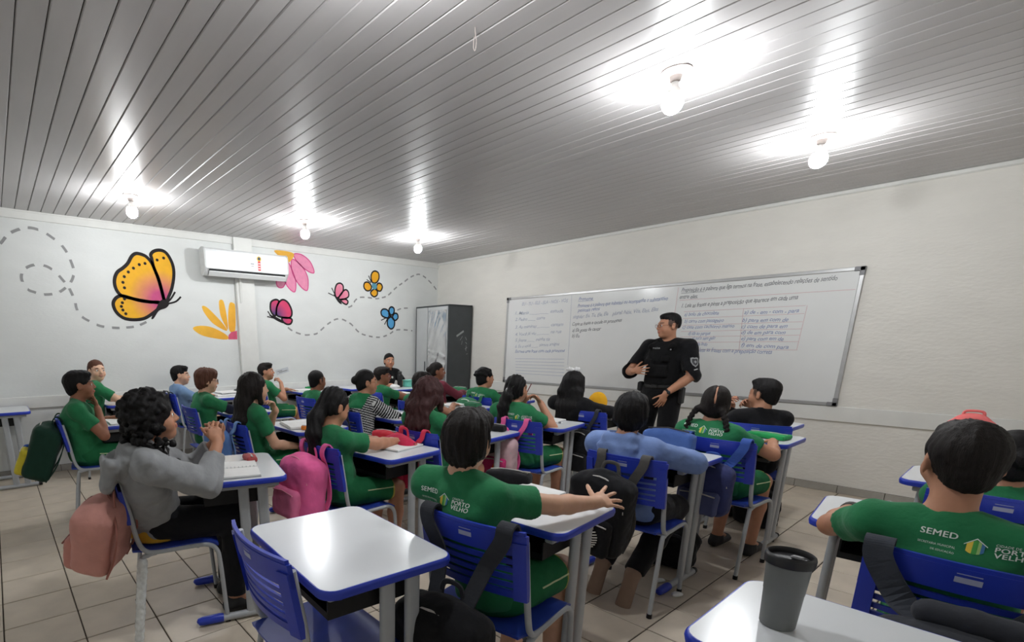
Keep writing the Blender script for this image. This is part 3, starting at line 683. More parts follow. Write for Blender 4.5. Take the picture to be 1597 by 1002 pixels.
# ------------------------------------------------------------------ whiteboard with its writing
M_WB = mat('board_enamel', srgb(226, 227, 226), .16, .5, var=.015, scale=3)
M_ALU = mat('aluminium', srgb(186, 186, 186), .35, .5, metal=.55, var=.04)
M_CAPG = mat('board_corner', srgb(128, 128, 130), .5)
BX0, BX1, BZ0, BZ1 = 1.532, 5.474, .816, 2.044
wb = tag(empty('whiteboard', ((BX0+BX1)/2, -.002, BZ0)), 'long white marker board with aluminium frame covered in handwriting', 'whiteboard')
bw, bh = BX1-BX0, BZ1-BZ0
MB().box((0, -.011, bh/2), (bw-.02, .016, bh-.02)).build('panel', M_WB, wb)
for nm, c, d in (('frame_bar', (0, -.015, bh-.016), (bw-.06, .026, .032)), ('frame_bar', (0, -.015, .016), (bw-.06, .026, .032)),
                 ('frame_bar', (-bw/2+.016, -.015, bh/2), (.032, .026, bh-.06)), ('frame_bar', (bw/2-.016, -.015, bh/2), (.032, .026, bh-.06))):
    MB().box(c, d, bev=.004).build(nm, M_ALU, wb)
for sx in (-1, 1):
    for z0, sz in ((0, 1), (bh, -1)):
        MB().box((sx*(bw/2-.036), -.016, z0+sz*.017), (.076, .032, .036), bev=.003).box((sx*(bw/2-.017), -.016, z0+sz*.036), (.036, .032, .076), bev=.003).build('frame_corner', M_CAPG, wb)
INK = {'k': mat('ink_black', srgb(112, 114, 118), .6), 'b': mat('ink_blue', srgb(134, 146, 182), .6), 'r': mat('ink_red', srgb(206, 168, 170), .6), 'g': mat('ink_grey', srgb(168, 174, 190), .6)}
def write(txt, x0, z0, x1, z1, h, ink='k', bold=.006):
    """one handwritten line from (x0, z0) to (x1, z1) on the board"""
    v, f = text_mesh(txt, 1.0, .28, .95, bold)
    if not len(v): return
    sx = (x1-x0)/(v[:, 0].max()-v[:, 0].min()); mb = MB()
    ox = v[:, 0].min()
    pts = []
    for a, b, _ in v:
        t = (a-ox)*sx
        wob = .0035*math.sin(t*31)+.002*math.sin(t*83+1)
        pts.append((x0+t-(BX0+BX1)/2, -.0200, z0+(z1-z0)*t/(x1-x0)+b*h+wob-BZ0))
    mb.add(pts, f); me = bpy.data.meshes.new('writing'); me.from_pydata(pts, [], f); me.update()
    obj('writing', me, INK[ink], wb)
def rule(x0, z0, x1, z1, ink, wd=.004):
    a, b = Vector((x0-(BX0+BX1)/2, -.0200, z0-BZ0)), Vector((x1-(BX0+BX1)/2, -.0200, z1-BZ0))
    t = (b-a).normalized(); n = Vector((-t.z, 0, t.x))*wd/2
    me = bpy.data.meshes.new('ruled_line'); me.from_pydata([a+n, a-n, b-n, b+n], [], [(0, 1, 2, 3)]); me.update()
    obj('ruled_line', me, INK[ink], wb)
H_ = .062
for a in ((2.6, 2.006, 2.625, 1.10, 'g'), (3.929, 1.993, 3.925, 1.70, 'r'), (3.96, 1.855, 5.433, 1.853, 'r'), (2.70, 1.918, 2.92, 1.921, 'b'), (3.966, 1.928, 4.20, 1.929, 'k')): rule(*a)
write('Preposição é a palavra que liga termos na frase, estabelecendo relações de sentido', 3.966, 1.939, 5.294, 1.943, H_)
write('entre eles.', 3.956, 1.868, 4.143, 1.868, H_)
write('1. Leia as frases e pinte a preposição que aparece em cada uma', 3.989, 1.772, 5.029, 1.798, H_)
rowsL = [('a) bolo de chocolate', 4.03, 1.68, 4.373, 1.686), ('b) carro com passageiro', 4.04, 1.608, 4.429, 1.609), ('c) casa com cachorro manso', 4.028, 1.546, 4.536, 1.548), ('d) ida ao parque', 4.098, 1.476, 4.319, 1.479), ('e) suco sem gelo', 4.144, 1.424, 4.373, 1.429), ('f) dia lindo', 4.173, 1.36, 4.307, 1.364)]
rowsR = [('a) de - em - com - para', 4.604, 1.676, 5.056, 1.674), ('b) para em com de', 4.598, 1.6, 4.986, 1.596), ('c) com de para em', 4.599, 1.536, 4.988, 1.536), ('d) de em para com', 4.608, 1.477, 4.982, 1.477), ('e) para com em de', 4.616, 1.417, 4.976, 1.415), ('f) em de com para', 4.625, 1.352, 5.028, 1.335)]
for q in rowsL: write(*q, .054, 'b')
for q in rowsR: write(*q, .054, 'b')
write('2. Complete as frases com a preposição correta', 4.08, 1.303, 4.901, 1.286, H_, 'b')
for z in (1.735, 1.662, 1.588, 1.522, 1.464, 1.404, 1.325): rule(4.02, z-.006, 5.10, z, 'r', .0035)
rule(4.592, 1.735, 4.612, 1.325, 'r', .0035); rule(5.112, 1.735, 5.095, 1.325, 'r', .0035)
write('Pronome', 2.706, 1.927, 2.908, 1.93, H_, 'b')
write('Pronome é a palavra que substitui ou acompanha o substantivo', 2.70, 1.843, 3.832, 1.866, H_, 'b')
write('pessoais retos', 2.706, 1.787, 3.014, 1.796, H_, 'b')
write('singular: Eu, Tu, Ele, Ela    plural: Nós, Vós, Eles, Elas', 2.643, 1.707, 3.74, 1.752, H_, 'g')
write('Copie as frases e circule os pronomes', 2.644, 1.614, 3.319, 1.646, H_)
write('a) Ela gosta de cantar', 2.652, 1.535, 3.058, 1.551, H_)
write('b) Eu', 2.653, 1.465, 2.766, 1.464, H_)
write('EU - TU - ELE - ELA - NÓS - VÓS', 1.802, 1.918, 2.551, 1.924, H_, 'g')
for t, q in (('1. Maria ________ estuda', (1.691, 1.797, 2.49, 1.798)), ('2. Pedro ____ corre', (1.697, 1.707, 2.21, 1.716)), ('3. As meninas ______ cantam', (1.705, 1.598, 2.507, 1.623)), ('4. Você já viu ______ na rua', (1.713, 1.496, 2.486, 1.53)), ('5. Joana ____ minha tia', (1.719, 1.413, 2.313, 1.43)), ('6. Eu e você ____ somos amigos', (1.726, 1.322, 2.471, 1.365)), ):
    write(t, *q, H_, 'g')
write('Escreva uma frase com cada pronome', 1.731, 1.252, 2.563, 1.276, H_, 'b')
for i in range(6):
    z = 1.168-.0425*i
    rule(1.74+.004*i, z, 2.565+.004*i, z+.012-.003*i, 'b', .0035)

# ================================================================== desks
M_LAM = mat('desk_laminate', srgb(226, 229, 232), .22, .5, var=.02, scale=4)
M_BLUE = mat('blue_plastic', srgb(40, 62, 182), .35, .5, var=.06, scale=10)
M_BLUES = mat('blue_seat_plastic', srgb(46, 72, 178), .42, .45, var=.10, scale=7)
M_STEEL = mat('grey_steel', srgb(176, 180, 184), .38, .5, var=.05, scale=12)
M_BLACK = mat('black_plastic', srgb(24, 24, 26), .55, .35)
DZ = .76
def make_desk():
    e = empty('school_desk')
    ring = rounded_rect(.594, .444, .045)
    MB().prism(ring, DZ-.018, DZ, lambda a, b, h: (a, b, h)).build('tabletop', M_LAM, e)
    eb = MB(); secs = [(.600, .450, DZ-.0005), (.607, .457, DZ-.005), (.609, .459, DZ-.014), (.604, .454, DZ-.027), (.596, .446, DZ-.030), (.585, .435, DZ-.030), (.585, .435, DZ-.0005)]
    rings = [rounded_rect(w_, d_, .045*w_/.6+.004) for w_, d_, _ in secs]; n = len(rings[0]); v = []; f = []
    for rg, (_, _, z) in zip(rings, secs): v += [(a, b, z) for a, b in rg]
    k = len(secs)
    for i in range(k):
        for j in range(n): f.append((i*n+j, i*n+(j+1) % n, ((i+1) % k)*n+(j+1) % n, ((i+1) % k)*n+j))
    eb.add(v, f).build('edge_band', M_BLUE, e, smooth=True)
    MB().box((0, 0, DZ-.026), (.56, .41, .010)).build('underside', M_BLACK, e)
    for sx in (-1, 1):
        x = sx*.236
        MB().box((x, .0, DZ-.044), (.034, .38, .028), bev=.004).build('top_rail', M_STEEL, e)
        for yy in (.015, .108):
            c = rounded_rect(.028, .052, .0135, 4)
            MB().prism([(a+x, b+yy) for a, b in c], .03, DZ-.05, lambda a, b, h: (a, b, h)).build('leg', M_STEEL, e, smooth=True)
        MB().tube([(x, -.20, .024), (x, .205, .024)], .019, 14).build('foot_bar', M_STEEL, e, smooth=True)
        MB().tube([(x, -.255, .021), (x, -.25, .024), (x, -.23, .026), (x, -.15, .027), (x, -.13, .0255)], [.010, .018, .0225, .0235, .0215], 14).build('foot_shoe', M_BLUE, e, smooth=True)
        MB().tube([(x, .195, .024), (x, .225, .023)], [.0212, .0185], 14).build('foot_cap', M_BLACK, e, smooth=True)
        MB().tube([(x, -.15, DZ-.032), (x, -.15, DZ-.06)], .016, 10).build('rail_plug', M_BLUE, e)
    MB().box((0, .12, DZ-.062), (.45, .022, .05), bev=.004).build('cross_beam', M_STEEL, e)
    tr = MB()
    tr.box((0, -.035, .622), (.41, .27, .006)).box((-.203, -.035, .655), (.006, .27, .07)).box((.203, -.035, .655), (.006, .27, .07)).box((0, .10, .655), (.41, .006, .07)).box((0, -.168, .632), (.41, .006, .022))
    tr.build('book_tray', M_BLACK, e)
    return e

def make_chair():
    e = empty('school_chair')
    # seat shell
    nx, ny = 12, 12; top = []
    for j in range(ny+1):
        for i in range(nx+1):
            u = -1+2*i/nx; v_ = -1+2*j/ny
            x = .200*u*(1-.06*max(0, -v_)**3); y = .005+.195*v_
            if abs(u) > .8 and abs(v_) > .8: x *= .97; y *= .985
            z = .456-.010*(1-u*u)*(1-v_*v_) - (.028*max(0, v_-.62)**2/.145 if v_ > .62 else 0)+.012*max(0, -v_-.7)
            top.append((x, y, z))
    V = top+[(x*.985, y*.99, z-.012) for x, y, z in top]; N = len(top); F = []
    for j in range(ny):
        for i in range(nx):
            a = j*(nx+1)+i; F.append((a, a+1, a+nx+2, a+nx+1)); F.append((N+a, N+a+nx+1, N+a+nx+2, N+a+1))
    edge = [i for i in range(nx+1)]+[j*(nx+1)+nx for j in range(1, ny+1)]+[ny*(nx+1)+i for i in range(nx-1, -1, -1)]+[j*(nx+1) for j in range(ny-1, 0, -1)]
    for a, b in zip(edge, edge[1:]+edge[:1]): F.append((a, b, N+b, N+a))
    MB().add(V, F).build('seat', M_BLUES, e, smooth=True)
    # curved backrest: solid upper band, side columns, lower band, and open slots between slats
    def P(u, z, t):
        y = -.205-.16*(z-.60)+.034*u*u - t
        return (.205*u, y, z)
    def plate(u0, u1, z0, z1, n=10, th=.011, bulge=0.0):
        V = []; F = []
        for i in range(n+1):
            u = u0+(u1-u0)*i/n
            for z, t in ((z0, 0), (z1, 0), (z1, th), (z0, th)):
                V.append(P(u, z, t))
        for i in range(n):
            a = 4*i
            for q in range(4): F.append((a+q, a+(q+1) % 4, a+4+(q+1) % 4, a+4+q))
        F.append((3, 2, 1, 0)); F.append((4*n, 4*n+1, 4*n+2, 4*n+3))
        return V, F
    bk = MB()
    bk.add(*plate(-1, 1, .752, .826, 14, .014)); bk.add(*plate(-.965, .965, .824, .838, 14, .012)); bk.add(*plate(-.98, .98, .596, .622, 14, .012))
    bk.add(*plate(-1.0, -.80, .592, .80, 3, .020)); bk.add(*plate(.80, 1.0, .592, .80, 3, .020))
    br = bk.build('backrest', M_BLUE, e, smooth=True)
    for z in (.640, .669, .698, .727):
        MB().add(*plate(-.81, .81, z-.0085, z+.0085, 12, .009)).build('slat', M_BLUE, br)
    V, F = plate(-.12, .12, .786, .802, 4, .0006)
    off = .0142
    MB().add([(x, y-off, z) for x, y, z in V], F).build('sticker', mat('sticker_paper', srgb(176, 182, 210), .5), br)
    V, F = plate(-.11, .11, .810, .8125, 4, .0006)
    MB().add([(x, y-off, z) for x, y, z in V], F).build('sticker_line', mat('sticker_paper', srgb(176, 182, 210), .5), br)
    for sx in (-1, 1):
        for z in (.62, .76):
            MB().sphere((sx*.190, -.205-.16*(z-.6)+.034-.021, z), (.006, .003, .006), 8, 5).build('rivet', M_STEEL, br)
    for sx in (-1, 1):
        x = sx*.198
        path = bez([(x*.97, -.200, .80), (x*.98, -.176, .64), (x, -.160, .52), (x, -.135, .458), (x, -.08, .440), (x, .08, .440), (x, .145, .434), (x, .182, .405), (x*1.01, .196, .33), (x*1.03, .208, .02)], 5)
        MB().tube(path, .0112, 10).build('side_frame', M_STEEL, e, smooth=True)
        MB().tube(bez([(x, -.085, .437), (x, -.125, .428), (x*1.01, -.150, .39), (x*1.05, -.205, .02)], 5), .0112, 10).build('leg', M_STEEL, e, smooth=True)
        for yy, xx in ((.208, x*1.03), (-.205, x*1.05)):
            MB().tube([(xx, yy, .0), (xx, yy, .024)], .0135, 10).build('foot_cap', M_BLACK, e)
    MB().tube([(-.198, .10, .432), (.198, .10, .432)], .009, 8).tube([(-.198, -.11, .432), (.198, -.11, .432)], .009, 8).build('crossbar', M_STEEL, e)
    return e

# name, desk (x, y, rot deg) or None, chair (x, y, rot) or None, desk label, chair label
PLACES = [
 ('cup',    (6.505, -4.820, 0),   (6.52, -5.16, 0), 'empty desk with the grey cup in the lower right corner', 'blue chair tucked behind the desk with the grey cup'),
 ('right',  (6.443, -3.616, 5),   (6.57, -4.02, 2), 'desk of the boy with the watch strap at the right edge', 'blue chair with wide grey straps under the boy at the right edge'),
 ('bow',    (6.567, -2.590, 0),   (6.60, -3.06, 0), 'second desk ahead of the boy at the right edge, left of his ear', 'blue chair in front of the right boy, mostly hidden by him'),
 ('far1',   (6.580, -1.850, 0),   (6.62, -2.22, 0), 'farthest desk of the right-hand row, near the board wall', 'chair of the farthest desk in the right-hand row'),
 ('front',  (5.276, -5.346, -3.7), (5.27, -5.425, -1), 'empty white desk in the centre foreground', 'empty blue chair pushed under the foreground desk'),
 ('center', (5.382, -4.546, 5),   (5.50, -4.80, 9), 'desk under the outstretched arm of the boy in the centre', 'blue chair of the boy in the centre, with black backpack straps'),
 ('hood',   (5.264, -3.150, 0),   (5.36, -3.48, 3), 'desk of the child in the pale blue hoodie', 'blue chair under the child in the pale blue hoodie'),
 ('braid',  (5.385, -2.045, 0),   (5.49, -2.60, -3), 'desk with the green pencil pouch, beside the braided girl', 'blue chair with blue straps behind the braided girl'),
 ('black',  (5.200, -1.300, 0),   (5.38, -1.77, 12), 'desk of the boy in the black sweatshirt by the board', 'blue chair under the boy in the black sweatshirt'),
 ('gray',   (4.055, -5.253, -15), (4.015, -5.585, -11), 'desk with an open notebook, of the girl in the grey hoodie', 'blue chair with a plastic-wrapped leg under the grey hoodie girl'),
 ('pony',   (4.140, -4.320, 6),   (4.13, -4.57, 3), 'desk of the ponytailed girl who is writing', 'blue chair of the writing girl with the hot pink backpack'),
 ('wavy',   (4.050, -3.430, 6),   (4.13, -3.83, 2), 'desk of the girl with reddish wavy hair, beyond the centre boy', 'blue chair under the girl with reddish wavy hair'),
 ('pencil', (4.120, -2.680, 9),   (4.23, -2.93, 6), 'desk of the girl holding a pencil to her mouth', 'blue chair with a pink strap, of the girl holding a pencil'),
 ('bowgirl',(4.000, -1.600, 0),   (4.27, -2.06, 0), 'desk of the girl with long black hair before the board', 'blue chair under the girl with long black hair and white bow'),
 ('long',   (3.050, -4.270, 0),   (3.06, -4.64, 0), 'desk of the girl with long straight brown hair', 'blue chair of the long-haired girl, with denim-blue backpack'),
 ('stripe', (3.040, -3.350, 0),   (3.00, -3.64, 0), 'desk of the girl wrapped in the striped jacket', 'blue chair under the girl in the striped jacket'),
 ('dark',   (2.950, -2.400, 0),   (2.85, -2.78, 0), 'desk with papers behind the reddish-haired girl', 'blue chair of the dark-haired child behind the wavy-haired girl'),
 ('curly',  (2.800, -1.550, 0),   (2.92, -1.92, 0), 'desk of the curly-haired boy near the cabinet', 'blue chair of the curly-haired boy, with green backpack'),
 ('leftboy',(1.850, -5.400, 0),   (1.98, -5.62, -8), 'desk of the boy resting his chin at the left', 'blue chair with dark green backpack under the left boy'),
 ('glasses',(1.830, -4.330, 0),   (1.88, -4.62, 0), 'desk of the brown-haired boy with glasses', 'blue chair under the brown-haired boy with glasses'),
 ('back',   (1.750, -2.980, 0),   (1.84, -3.40, 0), 'desk hidden beyond the ponytailed girl, of a short-haired boy', 'blue chair back of the short-haired boy facing away'),
 ('redg',   (1.600, -2.080, 0),   (1.74, -2.46, 0), 'desk of the child with red glasses', 'blue chair under the child with red glasses'),
 ('maroon', (1.900, -1.250, 0),   (1.95, -1.70, 0), 'desk beside the cabinet with a green pouch on it', 'blue chair under the child in maroon'),
 ('empty',  (.340, -6.200, 0),    None, 'empty desk against the painted wall at the left edge', ''),
 ('lookback',(.340, -5.080, 0),   (.42, -5.36, 0), 'desk by the painted wall, of the girl looking back', 'chair by the painted wall under the girl looking back'),
 ('lblue',  (.340, -3.930, 0),    (.42, -4.40, 0), 'desk by the wall holding a pile of books, of the pale blue boy', 'chair with a dark bag under the boy in the pale blue jacket'),
 ('hand',   (.340, -2.800, 0),    (.45, -3.32, 0), 'desk by the wall with a green pouch, of the boy propping his face', 'chair of the boy propping his face on his hand'),
 ('spare',  (.340, -2.000, 0),    None, 'unused desk by the painted wall before the teacher', ''),
 ('teacher',(.900, -1.480, 90),   (.38, -1.45, -90), 'desk in front of the woman in black, with black bottle', 'chair of the woman in black by the wall'),
]
DESK = {}; CHAIR = {}
protoD = make_desk(); protoC = make_chair(); uD = uC = False
for key, d, c, dl, cl in PLACES:
    if d:
        o = copy_tree(protoD) if uD else protoD; uD = True
        o.location = (d[0], d[1], 0); o.rotation_euler = (0, 0, math.radians(d[2]))
        tag(o, dl, 'desk', 'white and blue school desks'); DESK[key] = o
    if c:
        o = copy_tree(protoC) if uC else protoC; uC = True
        o.location = (c[0], c[1], 0); o.rotation_euler = (0, 0, math.radians(c[2]))
        tag(o, cl, 'chair', 'blue school chairs'); CHAIR[key] = o

# ================================================================== people
A3 = lambda *p: np.array(p, float)
def unit(v): v = np.array(v, float); return v/max(np.linalg.norm(v), 1e-9)
def rotm(yaw, pitch, roll):
    """head rotation: yaw left, pitch up, roll to the right shoulder (degrees); face looks along +y"""
    y, p, r = [math.radians(q) for q in (yaw, pitch, roll)]
    return np.array(Matrix.Rotation(y, 3, 'Z') @ Matrix.Rotation(p, 3, 'X') @ Matrix.Rotation(r, 3, 'Y'))

SKIN = {'tan': srgb(186, 134, 106), 'light': srgb(212, 166, 138), 'brown': srgb(150, 100, 76), 'fair': srgb(222, 180, 152)}
M_SKIN = attr_mat('skin', .5, .35, .03, 120, sss=0, var=.05, scale=30)
M_EYEW = mat('eye_white', srgb(232, 228, 224), .25); M_IRIS = mat('eye_iris', srgb(38, 24, 18), .2)
HAIRC = {'black': srgb(17, 15, 16), 'dark': srgb(28, 23, 21), 'brown': srgb(92, 58, 44), 'auburn': srgb(62, 36, 36)}
def hair_mat(c):
    return mat('hair_'+c, HAIRC[c], .58, .22, var=.30, scale=60, bump=.35, bscale=120, stretch=(3, 3, .25))
GREEN = srgb(42, 118, 76)

def ik(S, W, l1, l2, pole):
    S, W = np.array(S, float), np.array(W, float)
    d = W-S; L = np.linalg.norm(d); dn = d/L
    if L > l1+l2-.002: L = l1+l2-.002; W = S+dn*L
    if L < abs(l1-l2)+.03: L = abs(l1-l2)+.03; W = S+dn*L
    a = (l1*l1-l2*l2+L*L)/(2*L); h = math.sqrt(max(l1*l1-a*a, 0))
    p = unit(np.array(pole, float)-dn*(np.array(pole, float)@dn))
    return S+dn*a+p*h, W

def hand(sd, W, d, n, side, s, curl=(20, 25, 20), spread=6.0, thumb=.8, k=.006):
    """palm, four unequal jointed fingers and a thumb; side +1 right, -1 left"""
    d = unit(d); n = np.array(n, float); n = unit(n-d*(n@d)); T = np.cross(d, n)*side
    sd.cap(W-d*.01*s, W+d*.02*s, .021*s, .021*s, k=.012)
    sd.ecap(W+d*.018*s, W+d*.066*s, (.024*s, .013*s), (.033*s, .0115*s), xa=T, k=.010)
    for i, fl in enumerate((.94, 1.05, .98, .78)):
        a = math.radians(spread*(1.5-i))
        f0 = unit(d*math.cos(a)+T*math.sin(a))
        p = W+d*(.073-.004*abs(i-1.3))*s+T*(.0275-.0183*i)*s
        c = 0.0; r = .0082*s*(.88 if i == 3 else 1)
        sd.cap(p-d*.02*s, p, r*1.08, r, k=k)
        for L, cu in zip((.036, .023, .019), curl):
            c += math.radians(cu); q = p+(f0*math.cos(c)+n*math.sin(c))*L*fl*s
            sd.cap(p, q, r, r*.92, k=.0025); p = q; r *= .92
    p = W+d*.020*s+T*.020*s; v = unit(d*.62+T*thumb+n*.25); r = .0098*s
    for L, cu in zip((.034, .028, .022), (0, 14, 14)):
        v = unit(v*math.cos(math.radians(cu))+(d*.7+n*.4)*math.sin(math.radians(cu)))
        q = p+v*L*s; sd.cap(p, q, r, r*.9, k=.004); p = q; r *= .9

def head_ops(sd, C, R, hs, jaw=1.0):
    g = lambda x, y, z: C+R@(A3(x, y, z)*hs)
    E = lambda c, r, k=.02, op='u', M=None: sd.ell(g(*c), np.array(r)*hs, R if M is None else R@M, k*hs, op)
    E((0, -.012, .030), (.0715, .0885, .078))
    E((0, .026, -.024), (.059*jaw, .060, .078), .03)
    E((0, .052, -.082), (.030*jaw, .026, .021), .03)
    for sx in (-1, 1):
        E((sx*.040, .050, -.034), (.022, .026, .028), .02)
        sd.cap(g(sx*.014, .080, .021), g(sx*.044, .066, .020), .0115*hs, .009*hs, .012*hs)
        E((sx*.031, .093, .002), (.0145, .014, .0105), .008, 's')
        E((sx*.030, .0715, .0025), (.0155, .0125, .0115), .004)
        Me = np.array(Matrix.Rotation(sx*math.radians(18), 3, 'Z'))
        E((sx*.073, -.006, -.008), (.008, .0185, .0300), .006, 'u', Me)
        E((sx*.080, .000, -.005), (.005, .0095, .0165), .004, 's', Me)
    sd.cap(g(0, .083, .012), g(0, .1005, -.0235), .0075*hs, .0105*hs, .012*hs)
    for sx in (-1, 1): E((sx*.0115, .0905, -.0275), (.0075, .009, .0070), .006)
    E((0, .0845, -.0475), (.0225, .0115, .0062), .005)
    E((0, .0835, -.0575), (.0190, .0115, .0070), .004)
    E((0, .100, -.0525), (.030, .009, .0016), .002, 's')

def face_color(V, C, R, hs, base, browc, stubble=None, lip=1.0):
    n = len(V); col = np.tile(np.array(base), (n, 1))
    L = ((V-C)@R)/hs
    x, y, z = L[:, 0], L[:, 1], L[:, 2]
    ax = np.abs(x)
    head = (np.abs(z) < .14) & (ax < .09) & (y > .02)
    li = head & (ax < .0245) & (np.abs(z+.0525) < .0125*(1-(ax/.027)**2)) & (y > .07)
    col[li] = col[li]*.45+np.array(srgb(168, 84, 80))*.55*lip
    bz = .0265-.10*np.maximum(ax-.034, 0)
    br = head & (ax > .0135) & (ax < .050) & (np.abs(z-bz) < .0042) & (y > .05)
    col[br] = np.array(browc)
    ck = head & (((ax-.04)**2+(z+.035)**2) < .018**2)
    col[ck] *= np.array([1.03, .93, .92, 1])
    if stubble is not None:
        f = np.clip((z+.045-.25*np.maximum(y-.0, 0)*3)/.03, 0, 1)*(y < .035)*(ax < .095)*(z > -.06)
        ear = (ax > .074) & (np.abs(z+.008) < .034) & (np.abs(y+.004) < .026)
        f = np.where(ear, 0, f)[:, None]*.85
        col = col*(1-f)+np.array(stubble)*f
    return col

def glasses(parent, C, R, hs, m, w_=.0245):
    g = lambda x, y, z: Vector(C+R@(A3(x, y, z)*hs))
    fr = MB()
    for sx in (-1, 1):
        ring = [g(sx*.0325+w_*math.cos(t), .097-.06*abs(sx*.0325+w_*math.cos(t))**1.3*2, .001+.0165*math.sin(t)) for t in np.linspace(0, 2*PI, 17)]
        fr.tube(ring, .0016*hs, 6, cap=False)
        fr.tube([g(sx*.056, .088, .004), g(sx*.076, .06, .006), g(sx*.079, .0, .006), g(sx*.078, -.015, -.004)], .0016*hs, 6)
    fr.tube([g(-.009, .099, .003), g(0, .103, .005), g(.009, .099, .003)], .0016*hs, 6)
    return fr.build('glasses', m, parent)

def hair_ops(style, C, R, hs, P):
    """hair volume in the person's frame; P holds length and drop points"""
    sd = SD()
    g = lambda x, y, z: C+R@(A3(x, y, z)*hs)
    up = R@A3(0, 0, 1)
    E = lambda c, r, k=.02, op='u': sd.ell(g(*c), np.array(r)*hs, R, k*hs, op)
    def base(t=.0, front=.115, low=-.085, fr=(.085, .088, .115), nape=1.0, cutk=.012, side=True, fk=.016):
        E((0, -.015, .034), (.0762+t, .0935+t, .0835+t))
        if nape:
            E((0, -.050, -.030), ((.0625+t)*nape, .0465+t, .060), .03)
            if side:
                for sx in (-1, 1): E((sx*.058, -.022, -.008), (.0185+t, .046, .046), .02)
        E((0, .040+front, -.045), fr, fk, 's')
        n = R@A3(0, .55, -1); sd.cutplane(g(0, -.06, low), n, C-.2, C+.2, cutk)
    def ears(r=.030, d=.026, y=.004):
        for sx in (-1, 1): sd.ell(g(sx*.083, y, -.012), np.array((.024, d, r+.006))*hs, R, .006, 's')
    def streak(f=34, amp=.0028, zf=16):
        def fn(x, y, z):
            a = np.arctan2(x-C[0], y-C[1]+.02)
            return amp*np.sin(a*f+2.5*np.sin(z*zf))*np.cos(a*f*.37+1+z*9)+.0022*vnoise(x, y, z, 45, 3)
        sd.noise(fn)
    if style == 'short':
        base(P.get('t', 0), .108, -.064, nape=.74, side=False); ears(.034, .032, .0); E((.008, .050, .086), (.055, .042, .024), .03); streak(26, .0025); sd.noise(lambda x, y, z: .0022*vnoise(x, y, z, 150, 7))
    elif style == 'fade':
        base(-.0025, .104, -.020, nape=.8, cutk=.035, side=False, fk=.02); ears(.036, .034, .0); E((0, .028, .086), (.054, .055, .022), .03); streak(30, .0025)
    elif style == 'buzz':
        base(-.0035, .112, -.066, nape=.86, side=False); ears(.034, .030); streak(60, .0010)
    elif style == 'mop':
        base(.004, .106, -.094, (.082, .084, .100)); E((.012, .056, .068), (.060, .036, .038), .03)
        for sx in (-1, 1): E((sx*.084, .020, -.024), (.018, .020, .024), .006, 's')
        streak(17, .0055, 22); sd.noise(lambda x, y, z: .003*vnoise(x, y, z, 62, 4))
    elif style == 'curlyshort':
        base(.000, .108, -.078); ears()
        for i in range(70):
            v = unit(rng.normal(size=3)); v[2] = abs(v[2])*.9-.1
            c = A3(0, -.016, .036)+v*A3(.080, .098, .088)
            if c[1] > .05 and c[2] < .075: continue
            E(c, (.016, .016, .014), .008)
    elif style in ('long', 'wavy'):
        base(.005, .112, -.10)
        B = [A3(*q) for q in P['drop']]; wd = P.get('w', .10); dp = P.get('d', .045)
        p0 = g(0, -.045, .015)
        sd.ecap(p0, B[0], (.082*hs, .060*hs), (wd*.95, dp), xa=R@A3(1, 0, 0), k=.04)
        for a, b in zip(B[:-1], B[1:]): sd.ecap(a, b, (wd, dp), (wd*P.get('taper', .92), dp*.85), xa=(1, 0, 0), k=.03)
        for sx in (-1, 1):
            if P.get('side', 1): sd.cap(g(sx*.070, .010, .05), g(sx*.074, .012, -.10), .022*hs, .020*hs, .02)
        if style == 'wavy':
            sd.noise(lambda x, y, z: .007*np.sin(z*55+9*np.sin(x*30))*np.sin(x*60+1.5*np.sin(z*26)))
            streak(18, .005, 30)
        else: streak(30, .0035, 10)
        E((0, .165, -.045), (.078, .098, .125), .01, 's')
    elif style == 'curly':
        base(.012, .112, -.09, (.078, .090, .105))
        for i in range(400):
            v = unit(rng.normal(size=3)); t = rng.random()
            if t < .45: c = A3(0, -.018, .034)+v*A3(.090, .108, .097)
            else:
                a = rng.uniform(-2.35, 2.35); rr = rng.uniform(.07, .125)
                c = A3(rr*math.sin(a), -.03-rr*math.cos(a)*.95, rng.uniform(-.20, .0))
            if c[1] > .048 and c[2] < .075 and abs(c[0]) < .08: continue
            r_ = rng.uniform(.011, .017); E(c, (r_, r_, r_*.9), .006)
        sd.noise(lambda x, y, z: .004*vnoise(x, y, z, 120, 5))
    elif style == 'pony':
        base(-.001, .104, -.075, (.088, .090, .126), fk=.03); ears(.026)
        T = [A3(*q) for q in P['tail']]; r0 = P.get('r', .030)
        sd.cap(g(0, -.095, P.get('tz', .0)), T[0], .026*hs, r0, .02)
        for i, (a, b) in enumerate(zip(T[:-1], T[1:])): sd.cap(a, b, r0*(1.15-.1*i), r0*(1.1-.22*i), .02)
        streak(40, .0016, 6)
        sd.noise(lambda x, y, z: .003*np.sin(x*190+y*120+6*np.sin(z*14)))
    elif style == 'braids':
        base(.001, .112, -.085); ears(.024)
        sd.rbox(g(0, -.075, .060), A3(.009, .16, .13)*hs, .001, R, .004, 's')
        for chain in P['braids']:
            T = bez([Vector(q) for q in chain], 7)
            sd.cap(g(.05*(1 if chain[0][0] > C[0] else -1), -.06, -.03), np.array(T[0]), .026, .018, .02)
            for i, (a, b) in enumerate(zip(T[:-1], T[1:])):
                o = .007 if i % 2 else -.007
                m_ = (np.array(a)+np.array(b))/2+A3(o, 0, 0); r = .0155*(1-.25*i/len(T))
                sd.ell(m_, (r, r*.85, r*.9), None, .003)
        streak(44, .0012, 4)
    elif style == 'bun':
        base(-.002, .104, -.07, (.088, .090, .128), fk=.03); ears(.028); sd.ell(g(0, -.105, .02), A3(.036, .034, .036)*hs, R, .012); streak(40, .0016, 6)
    return sd

